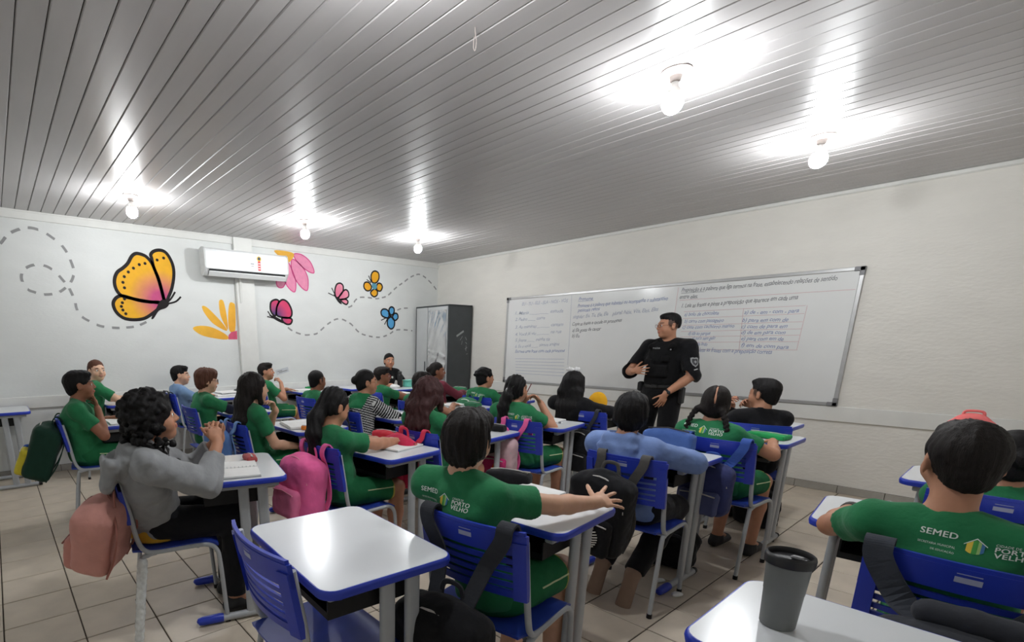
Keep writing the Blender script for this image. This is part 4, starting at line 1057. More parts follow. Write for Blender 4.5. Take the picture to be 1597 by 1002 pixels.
def shirt_print(shirt, V, Q, x0, zc, wd, mtxt, center=0.0):
    """the school print on the back of the shirt, laid onto the cloth"""
    bv = BVHTree.FromPolygons([tuple(q) for q in V], [tuple(int(i) for i in q) for q in Q])
    def lay(pts):
        out = []
        for a, b in pts:
            h = bv.ray_cast(Vector((a, -1.2, b)), Vector((0, 1, 0)))
            y = h[0].y if h[0] is not None else -.12
            out.append((a, y-.0022, b))
        return out
    def put(name, txt, xa, xb, z, h, m, bold=.02):
        v, f = text_mesh(txt, 1.0, 0, 1.06, 0.0, 3)
        if bold > .018:      # heavy lettering: overlapping strokes
            n0 = len(v); v = np.concatenate([v+np.array(d_) for d_ in ((0, 0, 0), (.022, 0, 0), (-.022, 0, 0), (0, .018, 0))]); f = [tuple(i+k*n0 for i in q) for k in range(4) for q in f]
        sx = (xb-xa)/(v[:, 0].max()-v[:, 0].min()); sz = h/max(v[:, 1].max(), .1)
        pts = lay([(xa+(a-v[:, 0].min())*sx, z+b*sz) for a, b, _ in v])
        me = bpy.data.meshes.new(name); me.from_pydata(pts, [], f); me.update()
        obj(name, me, m, shirt)
    u = wd
    put('print_lettering', 'SEMED', x0, x0+.34*u, zc+.012, .075*u, mtxt, .035)
    put('print_lettering', 'SECRETARIA MUNICIPAL', x0, x0+.34*u, zc-.018*u/.3, .026*u, mtxt, .015)
    put('print_lettering', 'DE EDUCAÇÃO', x0+.13*u, x0+.34*u, zc-.036*u/.3, .026*u, mtxt, .015)
    cx = x0+.50*u
    hexa = [(cx-.085*u, zc+.03*u), (cx, zc+.105*u), (cx+.085*u, zc+.03*u)]
    stripes = [(-.075, -.025, srgb(232, 200, 70)), (-.025, .02, srgb(70, 160, 70)), (.02, .048, srgb(160, 200, 120)), (.048, .078, srgb(60, 120, 170))]
    for a, b, c in stripes:
        top = lambda q: zc+.03*u+.065*u*(1-abs(q)/.085); bot = lambda q: zc-.04*u-.035*u*(1-(q/.085)**2)
        xs = [a, (a+b)/2, b]
        poly = [(cx+q*u, top(q)) for q in xs]+[(cx+q*u, bot(q)) for q in reversed(xs)]
        pts = lay(poly); me = bpy.data.meshes.new('print_logo'); me.from_pydata(pts, [], [(0, 1, 4, 5), (1, 2, 3, 4)]); me.update()
        obj('print_logo', me, mat('print_%d%d' % (int(c[0]*99), int(c[2]*99)), c, .6), shirt)
    pts = lay([(cx-.10*u, zc+.03*u), (cx, zc+.115*u), (cx+.10*u, zc+.03*u), (cx+.10*u, zc+.02*u), (cx, zc+.10*u), (cx-.10*u, zc+.02*u)])
    me = bpy.data.meshes.new('print_logo'); me.from_pydata(pts, [], [(0, 1, 4, 5), (1, 2, 3, 4)]); me.update(); obj('print_logo', me, mtxt, shirt)
    put('print_lettering', 'CIDADE DE', x0+.66*u, x0+.86*u, zc+.055*u, .028*u, mtxt, .01)
    put('print_lettering', 'PORTO', x0+.66*u, x0+.98*u, zc-.012*u, .058*u, mtxt, .04)
    put('print_lettering', 'VELHO', x0+.66*u, x0+.98*u, zc-.080*u, .058*u, mtxt, .04)

M_PRINT = mat('print_white', srgb(226, 234, 226), .6)
def cloth(name, c, var=.08): return mat(name, c, .85, .15, var=var, scale=14, bump=.7, bscale=15, sheen=.1)
M_GREEN = cloth('green_uniform', GREEN)

def ring_chain(sd, pts, rad, k=.02):
    for a, b, ra, rb in zip(pts[:-1], pts[1:], rad[:-1], rad[1:]): sd.cap(a, b, ra, rb, k)

def make_person(p):
    """a seated (or standing) figure: continuous skin surface, with clothes, hair and shoes as its parts"""
    s = p.get('s', 1.0); hs = p.get('hs', 1.0); h = p.get('h', .0075)*p.get('hf', 1.28)
    ox, oy, oyaw = p['at']
    th = math.radians(oyaw); cs, sn = math.cos(th), math.sin(th)
    def loc(x, y, z): dx, dy = x-ox, y-oy; return A3(cs*dx+sn*dy, -sn*dx+cs*dy, z)
    ht = loc(*p['head'])
    R = rotm(p.get('yaw', 0)-oyaw, p.get('pitch', 0), p.get('roll', 0))
    C = ht-A3(0, 0, 1)*.117*hs
    H = A3(0, -.07, .545) if 'hip' not in p else A3(*p['hip'])
    N = C+A3(0, -.038, -.126*hs)+A3(*p.get('neck', (0, 0, 0)))
    lat = rotm(p.get('shyaw', 0), 0, 0)@A3(1, 0, 0)
    fwd = np.cross(A3(0, 0, 1), lat)
    sw = p.get('sw', .140)*s
    mid = H+(N-H)*.38+fwd*-.012; ch = H+(N-H)*.68-fwd*.012
    sh = {-1: N-lat*sw-A3(0, 0, .050*s), 1: N+lat*sw-A3(0, 0, .050*s)}
    bw = p.get('bw', 1.0)
    def torso(sd, o, k=.03):
        sd.ecap(H+A3(0, 0, -.012), mid, (.122*s*bw+o, .098*s*bw+o), (.112*s*bw+o, .088*s*bw+o), lat, k)
        sd.ecap(mid, ch, (.112*s*bw+o, .088*s*bw+o), (.132*s*bw+o, .090*s*bw+o), lat, k)
        sd.ecap(ch, N-A3(0, 0, .060*s), (.132*s*bw+o, .090*s*bw+o), (.092*s+o, .058*s+o), lat, k+.01)
        for e in (-1, 1):
            sd.cap(N-A3(0, 0, .045*s), sh[e], .042*s+o, .044*s+o, k)
            sd.cap(N+A3(0, -.005, .012*s), sh[e]+A3(0, 0, .012), .026*s+o*.6, .026*s+o, k)
    body = SD()
    torso(body, 0.0)
    body.cap(C+R@(A3(0, -.018, -.050)*hs), N-A3(0, 0, .03), .047*hs, .052*s, .02)
    head_ops(body, C, R, hs, p.get('jaw', 1.0))
    arms = {}
    for e, key in ((-1, 'L'), (1, 'R')):
        a = p.get(key)
        if not a: a = dict(w=(e*.13, .16, .60), pole=(e*.4, -.6, -.4), d=(0, 1, -.1), n=(0, 0, -1))
        El, W = ik(sh[e], A3(*a['w']), .245*s, .215*s, a.get('pole', (e*.5, -.3, -.8)))
        if 'e' in a: El, W = A3(*a['e']), A3(*a['w'])
        d = a.get('d') or tuple(W-El); arms[e] = (sh[e], El, W)
        body.cap(sh[e], El, .043*s, .036*s, .02); body.cap(El, El+(W-El)*.35, .0365*s, .036*s, .012); body.cap(El+(W-El)*.35, W, .036*s, .0245*s, .012)
        hand(body, W, d, a.get('n', (0, 0, -1)), e, p.get('hands', .98)*s, a.get('curl', (18, 24, 20)), a.get('spread', 5), a.get('thumb', .7))
    legs = {}
    for e in (-1, 1):
        if 'legs' in p: hp, kn, an, toe = [A3(*q) for q in p['legs'][e]]
        else:
            kx = p.get('kx', .095)*s*e; ky = p.get('ky', .30)
            hp, kn, an = A3(e*.074*s, -.045, .535), A3(kx, ky, .512), A3(kx*1.05, ky+p.get('fy', -.03), .085); toe = an+A3(0, .13, -.05)
        legs[e] = (hp, kn, an, toe)
        body.cap(hp, kn, .074*s, .052*s, .03); body.cap(kn, kn+(an-kn)*.4, .050*s, .049*s, .02); body.cap(kn+(an-kn)*.4, an, .049*s, .031*s, .02)
        body.cap(an, an+(toe-an)*.9, .030*s, .024*s, .02)
    V, Q = body.solve(h)
    V = relax(V, Q, 1, .35)
    sk = SKIN[p.get('skin', 'tan')]
    col = face_color(V, C, R, hs, sk, HAIRC[p.get('hc', 'black')], HAIRC[p.get('hc', 'black')] if p.get('stub') else None)
    o = obj('person', np_mesh('person', V, Q, col), M_SKIN)
    o.location = (ox, oy, 0); o.rotation_euler = (0, 0, th)
    tag(o, p['label'], 'person', p.get('group', 'pupils at their desks'))
    g = lambda x, y, z: C+R@(A3(x, y, z)*hs)
    # eyes
    if p.get('face', 1):
        for sx in (-1, 1):
            ey = MB().sphere(tuple(g(sx*.0305, .0735, .0025)), .0118*hs, 12, 8).build('eye', M_EYEW, o, smooth=True)
            MB().sphere(tuple(g(sx*.0305+p.get('gaze', 0)*.004, .0805, .0025)), .0066*hs, 10, 7).build('iris', M_IRIS, ey, smooth=True)
    # shirt
    sp = p.get('shirt', {})
    kind = sp.get('kind', 'tee'); off = sp.get('off', .013)
    sdn = SD(); sl = sp.get('sleeve', .62 if kind == 'tee' else 2.0)
    for e in (-1, 1):
        S_, El, W = arms[e]
        if sl <= 1:
            end = S_+(El-S_)*sl
            sdn.cap(S_+(N-S_)*.25, S_, .050*s, .052*s, .02); sdn.cap(S_, end+(El-S_)*.15, .052*s, .060*s, .02)
            sdn.cutcyl(end, El-S_, .085*s, .13*s)
        else:
            rr = sp.get('ar', .052)*s
            sdn.cap(S_, El, rr+.004, rr, .02)
            we = El+(W-El)*(sl-1)
            sdn.cap(El, we, rr, rr*.78, .02); sdn.cap(we-unit(W-El)*.03, we, rr*.70, rr*.72, .006)
            sdn.cutcyl(we, W-El, .07*s, .10*s)
    tb = SD(); torso(tb, off); sdn.ops += tb.ops
    if kind == 'hoodie':
        sdn.ecap(N-fwd*.055-lat*.05-A3(0, 0, .0), N-fwd*.055+lat*.05, (.05, .055), (.05, .055), A3(0, 0, 1), .02)
        sdn.ecap(N-fwd*.088-A3(0, 0, .035), N-fwd*.105-A3(0, 0, .125), (.112, .042), (.070, .026), lat, .015)
        if sp.get('hood'):
            q0 = N-fwd*.135-A3(0, 0, .045)
            sdn.ecap(q0, q0-fwd*.035-A3(0, 0, .11), (.125, .050), (.085, .030), lat, .012)
            sdn.ell(q0-fwd*.01+A3(0, 0, .045), (.095, .030, .045), None, .01, 's')
        sdn.ell(N-fwd*.03+A3(0, 0, .045), (.070, .055, .05), None, .01, 's')
    else:
        sdn.ell(N+A3(0, .024, .046*hs), (.060*s, .060*s, .044), None, .006, 's')
    hem = sp.get('hem', .485)
    sdn.cutplane((0, 0, hem), (0, 0, -1), (-.6, -.6, .2), (.6, .6, hem+.02), .006)
    am = sp.get('wr', .0060)
    ph = rng.uniform(0, 6)
    sdn.noise(lambda x, y, z: am*(vnoise(x, y, z*1.2, 26, ph)+.7*np.sin(z*70+14*y+9*np.sin(x*11+ph))*np.clip((.80-z)/.25, 0, 1)*.6))
    sdn.noise(lambda x, y, z: am*.55*np.sin(38*(x*math.cos(ph)+z*.9)+5*np.sin(9*y+ph)+4*np.sin(13*x+7*z))*np.clip(vnoise(x, y, z, 9, ph+2)+.25, 0, 1))
    hv = sp['h'] if 'h' in sp else max(h, .0090)
    SV, SQ = sdn.solve(hv)
    SV = relax(SV, SQ, 1, .4)
    colf = sp.get('colf')
    if colf: sh_o = obj('shirt', np_mesh('shirt', SV, SQ, colf(SV, arms, N)), attr_mat('cloth_pattern', .9, .1, .15, 40), o)
    else: sh_o = obj('shirt' if kind == 'tee' else kind, np_mesh('shirt', SV, SQ), sp.get('m', M_GREEN), o)
    if sp.get('print'):
        x0, zc, wd = sp['print']; shirt_print(sh_o, SV, SQ, x0, zc, wd, M_PRINT)
    # lower wear
    lw = p.get('lower', 'shorts')
    ld = SD(); ld.ecap(H+A3(0, .01, -.015), H+A3(0, .0, .04), (.130*s*bw, .105*s*bw), (.122*s*bw, .098*s*bw), (1, 0, 0), .03)
    for e in (-1, 1):
        hp, kn, an, toe = legs[e]
        if lw == 'shorts':
            end = hp+(kn-hp)*.80
            ld.cap(hp, end+(kn-hp)*.15, .084*s, .079*s, .03); ld.cutcyl(end, kn-hp, .11*s, .2)
        else:
            ld.cap(hp, kn, .086*s, .071*s, .03); ld.cap(kn, kn+(an-kn)*.5, .069*s, .062*s, .02); ld.cap(kn+(an-kn)*.5, an, .062*s, .053*s, .02); ld.cutcyl(kn+(an-kn)*.97, an-kn, .08, .12)
    ld.noise(lambda x, y, z: .003*vnoise(x, y, z, 34, 2))
    LV, LQ = ld.solve(max(h, .0105))
    if lw == 'shorts':
        c = np.tile(np.array(p.get('lc', srgb(36, 106, 66))), (len(LV), 1))
        for e in (-1, 1):
            hp, kn, an, toe = legs[e]; t = ((LV-hp)@(kn-hp))/((kn-hp)@(kn-hp))
            sidem = (LV[:, 0]*e > 0)
            c[sidem & (t > .765)] = np.array(srgb(214, 196, 90))
        so = obj('shorts', np_mesh('shorts', LV, LQ, c), attr_mat('cloth_shorts', .8, .15, .5, 16), o)
        lb_ = BVHTree.FromPolygons([tuple(t) for t in LV], [tuple(int(k) for k in t) for t in LQ])
        for e in (-1, 1):
            hp, kn, an, toe = legs[e]; pts = []
            for t in np.linspace(.18, .76, 9):
                q = hp+(kn-hp)*t+A3(0, 0, .020); hh = lb_.ray_cast(Vector(q+A3(e*.3, 0, 0)), Vector((-e, 0, 0)))
                if hh[0] is not None: pts.append(tuple(hh[0]))
            if len(pts) > 2: MB().tube(pts, .0035, 6).build('piping', mat('piping_pale', srgb(206, 214, 170), .7), so)
    else:
        obj('trousers', np_mesh('trousers', LV, LQ), p.get('lm') or cloth('black_trousers', srgb(26, 26, 30)), o)
    # shoes
    for e in (-1, 1):
        hp, kn, an, toe = legs[e]; q = SD(); fz = .0
        if p.get('tip'):
            fd = unit(toe-an); q.ecap(an-fd*.03, toe+fd*.05, (.038*s, .032*s), (.042*s, .026*s), (1, 0, 0), .01); q.cap(an+A3(0, .03, 0), an, .040*s, .038*s, .02)
        else:
            fd = unit((toe-an)*A3(1, 1, 0)); bz = an[2]-.085
            q.ecap(A3(an[0], an[1], bz+.035)-fd*.035, A3(an[0], an[1], bz+.032)+fd*.135, (.038*s, .036*s), (.042*s, .032*s), np.cross(fd, A3(0, 0, 1)), .01)
            q.cap(an-A3(0, 0, .03), an-A3(0, 0, .002), .042*s, .040*s, .02)
            q.cutplane((0, 0, bz+.004), (0, 0, -1), A3(-2, -2, -1), A3(2, 2, bz+.02), .002)
            q.cutcyl(an+A3(0, 0, .002), (0, 0, 1), .06, .06)
        v2, q2 = q.solve(.011)
        obj('shoe', np_mesh('shoe', v2, q2), p.get('shm') or mat('shoe_black', srgb(34, 34, 36), .6), o)
    # hair
    st = p.get('hair', 'short')
    hd = hair_ops(st, C, R, hs, p.get('hp', {}))
    v2, q2 = hd.solve(p.get('hh', max(h*.92, .0062)))
    if len(q2): obj('hair', np_mesh('hair', v2, q2), hair_mat(p.get('hc', 'black')), o)
    if p.get('glasses'): glasses(o, C, R, hs, p['glasses'])
    info = dict(C=C, R=R, hs=hs, N=N, arms=arms, o=o, g=g, shirt=sh_o, SV=SV, SQ=SQ)
    return info

# ------------------------------------------------------------------ the class
M_NAVY = cloth('navy_cloth', srgb(30, 34, 52)); M_GREYH = cloth('grey_fleece', srgb(150, 152, 154)); M_PALEB = cloth('pale_blue_fleece', srgb(120, 144, 196))
M_BLK_C = cloth('black_cloth', srgb(20, 20, 23)); M_LBLUE = cloth('light_blue_jacket', srgb(120, 150, 188)); M_MAROON = cloth('maroon_cloth', srgb(120, 52, 66))
G_BLACK = mat('glasses_black', srgb(28, 24, 26), .3); G_RED = mat('glasses_red', srgb(150, 40, 44), .3); G_GOLD = mat('glasses_gold', srgb(150, 110, 70), .3, metal=.6)
CH = {k: (c[0], c[1], c[2]) for k, d, c, a, b in PLACES if c}
def rest(e, y=.24, z=.787, x=.13, px=.8): return dict(w=(e*x, y, z), pole=(e*px, -.4, -.5), d=(-e*.35, 1, -.04), n=(0, 0, -1), curl=(12, 16, 12))
def folded(e, y=.24, z=.79): return dict(w=(e*-.02, y+(.03 if e > 0 else 0), z), pole=(e*1, -.1, -.25), d=(-e*1, .15, 0), n=(0, 0, -1), curl=(16, 20, 14))
INFO = {}
def add(key, head, label, **kw):
    p = dict(at=CH.get(key, (head[0], head[1]+.08, 0)), head=head, label=label); p.update(kw)
    if 'L' not in p: p['L'] = rest(-1)
    if 'R' not in p: p['R'] = rest(1)
    INFO[key] = make_person(p)

def stripes(SV, arms, N):
    c = np.tile(np.array(srgb(24, 24, 28)), (len(SV), 1)); wht = np.array(srgb(206, 206, 204))
    par = SV[:, 2]*1.0+SV[:, 1]*.35
    best = np.full(len(SV), .068)
    for e in (-1, 1):
        S_, El, W = arms[e]
        for a, b in ((S_, El), (El, W)):
            ab = b-a; t = np.clip(((SV-a)@ab)/(ab@ab), 0, 1); d = np.linalg.norm(SV-a-t[:, None]*ab, axis=1)
            m = d < best; best[m] = d[m]; par[m] = (t[m]*np.linalg.norm(ab))
    c[(par/.021) % 1.0 < .42] = wht
    up = (SV[:, 2] > N[2]-.085) & (np.abs(SV[:, 0]-N[0]) < .13)
    c[up] = np.array(GREEN)
    return c

# near the camera
add('right', (6.505, -4.10, 1.190), 'boy in green uniform with wristband seen from behind at the right edge', yaw=22, hair='short', hp=dict(t=.003), hc='dark', h=.0055, sw=.142, skin='tan',
    shirt=dict(sleeve=.52, print=(-.108, .872, .208), h=.0078), neck=(0, 0, -.028), L=dict(e=(-.322, .055, .785), w=(-.300, .275, .800), d=(.22, 1, .0), n=(.2, 0, -1), curl=(50, 60, 45)), R=rest(1, .24))
add('center', (5.40, -4.90, 1.180), 'boy in green uniform with arm stretched over his desk, centre foreground', yaw=20, hair='mop', hc='dark', h=.005, hf=1.08, sw=.146, skin='light', pitch=2,
    shirt=dict(print=(-.235, .868, .225), h=.0078), hands=1.06, R=dict(w=(.205, .300, .812), pole=(.9, -.3, -.5), d=(.27, .96, .03), n=(-.55, .1, -.8), curl=(3, 7, 7), spread=15, thumb=1.1), L=rest(-1, .20))
add('hood', (5.30, -3.55, 1.146), 'child in a pale blue hoodie seen from behind', yaw=24, hair='mop', hc='black', h=.0065, sw=.145, lower='trousers', tip=1, legs={-1: ((-.074, -.045, .535), (-.10, .26, .48), (-.12, -.08, .16), (-.12, -.14, .04)), 1: ((.074, -.045, .535), (.10, .26, .48), (.06, -.10, .16), (.06, -.16, .04))},
    shm=mat('shoe_tan', srgb(150, 124, 106), .6), shirt=dict(kind='hoodie', m=M_PALEB, off=.020, ar=.060, sleeve=1.92, wr=.009), L=folded(-1, .20), R=dict(w=(.06, .23, .80), pole=(1, -.35, -.15), d=(-1, .2, 0), n=(0, 0, -1), curl=(16, 20, 14)))
add('braid', (5.38, -2.65, 1.140), 'girl in green uniform with two dark braids seen from behind', yaw=16, hair='braids', hc='dark', hp=dict(braids=[[(-.175, -.13, 1.00), (-.205, -.145, .93), (-.225, -.15, .84)], [(-.035, -.13, .99), (.005, -.15, .92), (.02, -.155, .82), (.03, -.15, .74)]]), h=.0065,
    shirt=dict(print=(-.235, .868, .245)), skin='tan')
add('black', (5.40, -1.84, 1.152), 'boy in a black sweatshirt turned sideways with hands at his mouth', yaw=72, hair='short', hp=dict(t=-.0015), hc='black', stub=1, h=.006, skin='tan', lower='trousers',
    shirt=dict(kind='sweatshirt', m=M_BLK_C, off=.018, ar=.056, sleeve=1.9), shyaw=25, L=dict(w=(-.195, .09, .925), pole=(-.5, .5, -1), d=(-.1, -.55, .5), n=(.6, -.4, 0), curl=(40, 50, 40)), R=dict(w=(-.06, .14, .92), pole=(.6, .4, -1), d=(-.75, -.35, .45), n=(-.3, -.6, 0), curl=(40, 50, 40)))
add('gray', (4.20, -5.66, 1.190), 'girl in a grey hoodie with curly black hair and clasped hands', yaw=-4, pitch=10, hair='curly', hc='black', h=.0055, s=1.06, hs=1.02, skin='tan', lower='trousers', glasses=None,
    shirt=dict(kind='hoodie', hood=1, m=M_GREYH, off=.022, ar=.062, sleeve=1.70, wr=.011, h=.0078), R=dict(w=(.160, .235, .925), pole=(.6, .2, -1), d=(-.42, -.05, .9), n=(-.8, -.2, -.2), curl=(55, 60, 30), thumb=.3), L=dict(w=(.030, .265, .930), pole=(-.6, .2, -1), d=(.30, -.1, .95), n=(.8, -.3, 0), curl=(40, 60, 40), thumb=.3))
add('pony', (4.095, -4.645, 1.152), 'ponytailed girl in green uniform writing at her desk', yaw=4, pitch=-22, hair='pony', hc='black', hp=dict(tail=[(-.02, -.215, .985), (.00, -.245, .90), (.0, -.24, .78), (.0, -.225, .67)], r=.040), h=.006, skin='tan',
    R=dict(w=(.045, .335, .79), pole=(1, -.4, -.35), d=(-.45, 1, -.05), n=(-.2, 0, -1), curl=(40, 45, 30)), L=dict(w=(-.15, .26, .79), pole=(-1, -.2, -.4), d=(.4, 1, 0), n=(0, 0, -1)), shirt=dict())
add('wavy', (4.10, -3.90, 1.183), 'girl with long reddish-brown wavy hair seen from behind', yaw=25, hair='wavy', hc='auburn', hp=dict(drop=[(-.04, -.165, .98), (-.02, -.185, .87), (.0, -.18, .74)], w=.105, d=.055), h=.0075, skin='tan')
add('pencil', (4.10, -2.98, 1.162), 'ponytailed girl in green uniform holding a pencil to her mouth', yaw=4, hair='pony', hc='black', hp=dict(tail=[(-.11, -.20, 1.0), (-.125, -.225, .92), (-.13, -.22, .80), (-.125, -.20, .72)], r=.040), h=.006, skin='tan', shirt=dict(print=(-.115, .85, .18)),
    R=dict(w=(-.005, .130, .925), pole=(.8, .3, -1), d=(-.55, -.2, .75), n=(-.6, -.6, 0), curl=(35, 40, 30)), L=dict(w=(-.16, .12, .92), pole=(-.8, .3, -1), d=(.45, -.2, .8), n=(.6, -.6, 0), curl=(45, 50, 40)))
add('bowgirl', (4.10, -2.20, 1.165), 'girl in black with long straight black hair and white bow', yaw=24, hair='long', hc='black', hp=dict(drop=[(-.155, -.20, .98), (-.15, -.225, .86), (-.145, -.225, .70)], w=.118, d=.05, taper=1.05), h=.0075, lower='trousers', shirt=dict(kind='jacket', m=M_BLK_C, off=.018, sleeve=1.9))
# middle of the room
add('long', (3.10, -4.71, 1.195), 'girl with very long straight brown hair resting her chin on one hand', yaw=-2, hair='long', hc='dark', hp=dict(drop=[(.02, -.155, .98), (.03, -.185, .85), (.03, -.175, .70)], w=.098, d=.05), h=.0065, skin='light',
    L=dict(w=(.035, .090, .905), pole=(-.2, .8, -1), d=(.05, -.35, .9), n=(.1, -1, 0), curl=(50, 50, 30)), R=dict(w=(.15, .19, .635), pole=(.5, -1, -.2), d=(-.1, 1, -.15), n=(0, 0, -1)))
add('stripe', (2.95, -3.60, 1.178), 'girl with glasses and green collar wrapped in a black and white striped jacket', yaw=-26, hair='bun', hc='black', glasses=G_GOLD, h=.006, skin='tan', shirt=dict(kind='jacket', colf=stripes, off=.018, ar=.056, sleeve=1.85, h=.0056, wr=.003), L=folded(-1, .20), R=folded(1, .20))
add('dark', (2.85, -2.86, 1.125), 'dark-haired child in green half hidden behind the wavy-haired girl', yaw=10, hair='mop', hc='dark', h=.008)
add('curly', (2.90, -1.99, 1.144), 'boy with short curly hair in green uniform beside the cabinet', yaw=-22, hair='curlyshort', hc='black', h=.0065, skin='tan', shirt=dict(print=(-.12, .85, .2)))
add('leftboy', (2.02, -5.68, 1.197), 'boy in green uniform resting his chin on his hand at the left', yaw=-6, pitch=4, hair='short', hp=dict(t=.004), hc='black', h=.006, skin='brown', s=1.05, bw=1.15, shirt=dict(print=(-.13, .88, .2)),
    R=dict(w=(.118, .045, .895), pole=(.35, .5, -1), d=(-.62, -.12, .62), n=(-.3, -.75, .5), curl=(30, 30, 20)), L=rest(-1, .22))
add('glasses', (1.90, -4.66, 1.182), 'brown-haired boy with glasses in green shirt over long navy sleeves', yaw=-10, pitch=-4, hair='mop', hc='brown', glasses=G_BLACK, h=.0065, skin='light', L=folded(-1, .22), R=folded(1, .22))
add('back', (1.85, -3.47, 1.124), 'short-haired boy in green uniform turned away, beyond the ponytailed girl', yaw=6, hair='buzz', stub=1, hc='black', h=.0075, skin='brown')
add('redg', (1.75, -2.52, 1.127), 'child with red glasses in green uniform, in front of the woman in black', yaw=-32, hair='short', hc='dark', glasses=G_RED, h=.0065, skin='brown', L=folded(-1, .2), R=folded(1, .2))
add('maroon', (1.94, -1.80, 1.168), 'child in a maroon hoodie with tied hair before the cabinet', yaw=-40, hair='bun', hc='dark', h=.007, skin='brown', shirt=dict(kind='hoodie', m=M_MAROON, off=.018, sleeve=1.9))
# along the painted wall
add('lookback', (.42, -5.33, 1.236), 'girl in green uniform by the painted wall looking back over her shoulder', yaw=-74, hair='bun', hc='brown', h=.006, skin='fair', s=1.05, L=rest(-1, .38), R=rest(1, .40), gaze=-.6)
add('lblue', (.42, -4.48, 1.152), 'boy in a light blue jacket with his hand at his mouth', yaw=-22, hair='short', hc='black', h=.0065, skin='light', shirt=dict(kind='jacket', m=M_LBLUE, off=.018, sleeve=1.9), R=dict(w=(.10, .16, .915), pole=(.6, .3, -1), d=(-.3, -.35, .8), n=(-.4, -.8, 0), curl=(30, 30, 20)))
add('hand', (.45, -3.42, 1.158), 'boy in green by the wall propping his cheek on his fist', yaw=-34, pitch=4, hair='short', hc='dark', h=.0065, skin='tan', R=dict(w=(.135, .035, .90), pole=(.5, .5, -1), d=(-.35, -.35, .85), n=(-.6, -.6, 0), curl=(60, 60, 40)))
add('bow', (6.58, -3.14, 1.075), 'child in green mostly hidden behind the head of the boy at the right edge', yaw=20, hair='bun', hc='black', h=.008, sw=.145, L=rest(-1, .25, x=.04, px=.3))
add('teacher', (.40, -1.364, 1.250), 'woman in a black T-shirt sitting behind the far desk', yaw=-112, hair='bun', hc='black', h=.006, s=1.12, hs=1.03, skin='tan', lower='trousers', shirt=dict(m=M_BLK_C), group=None, at=(.38, -1.41, -90), L=rest(-1, .30), R=rest(1, .30))

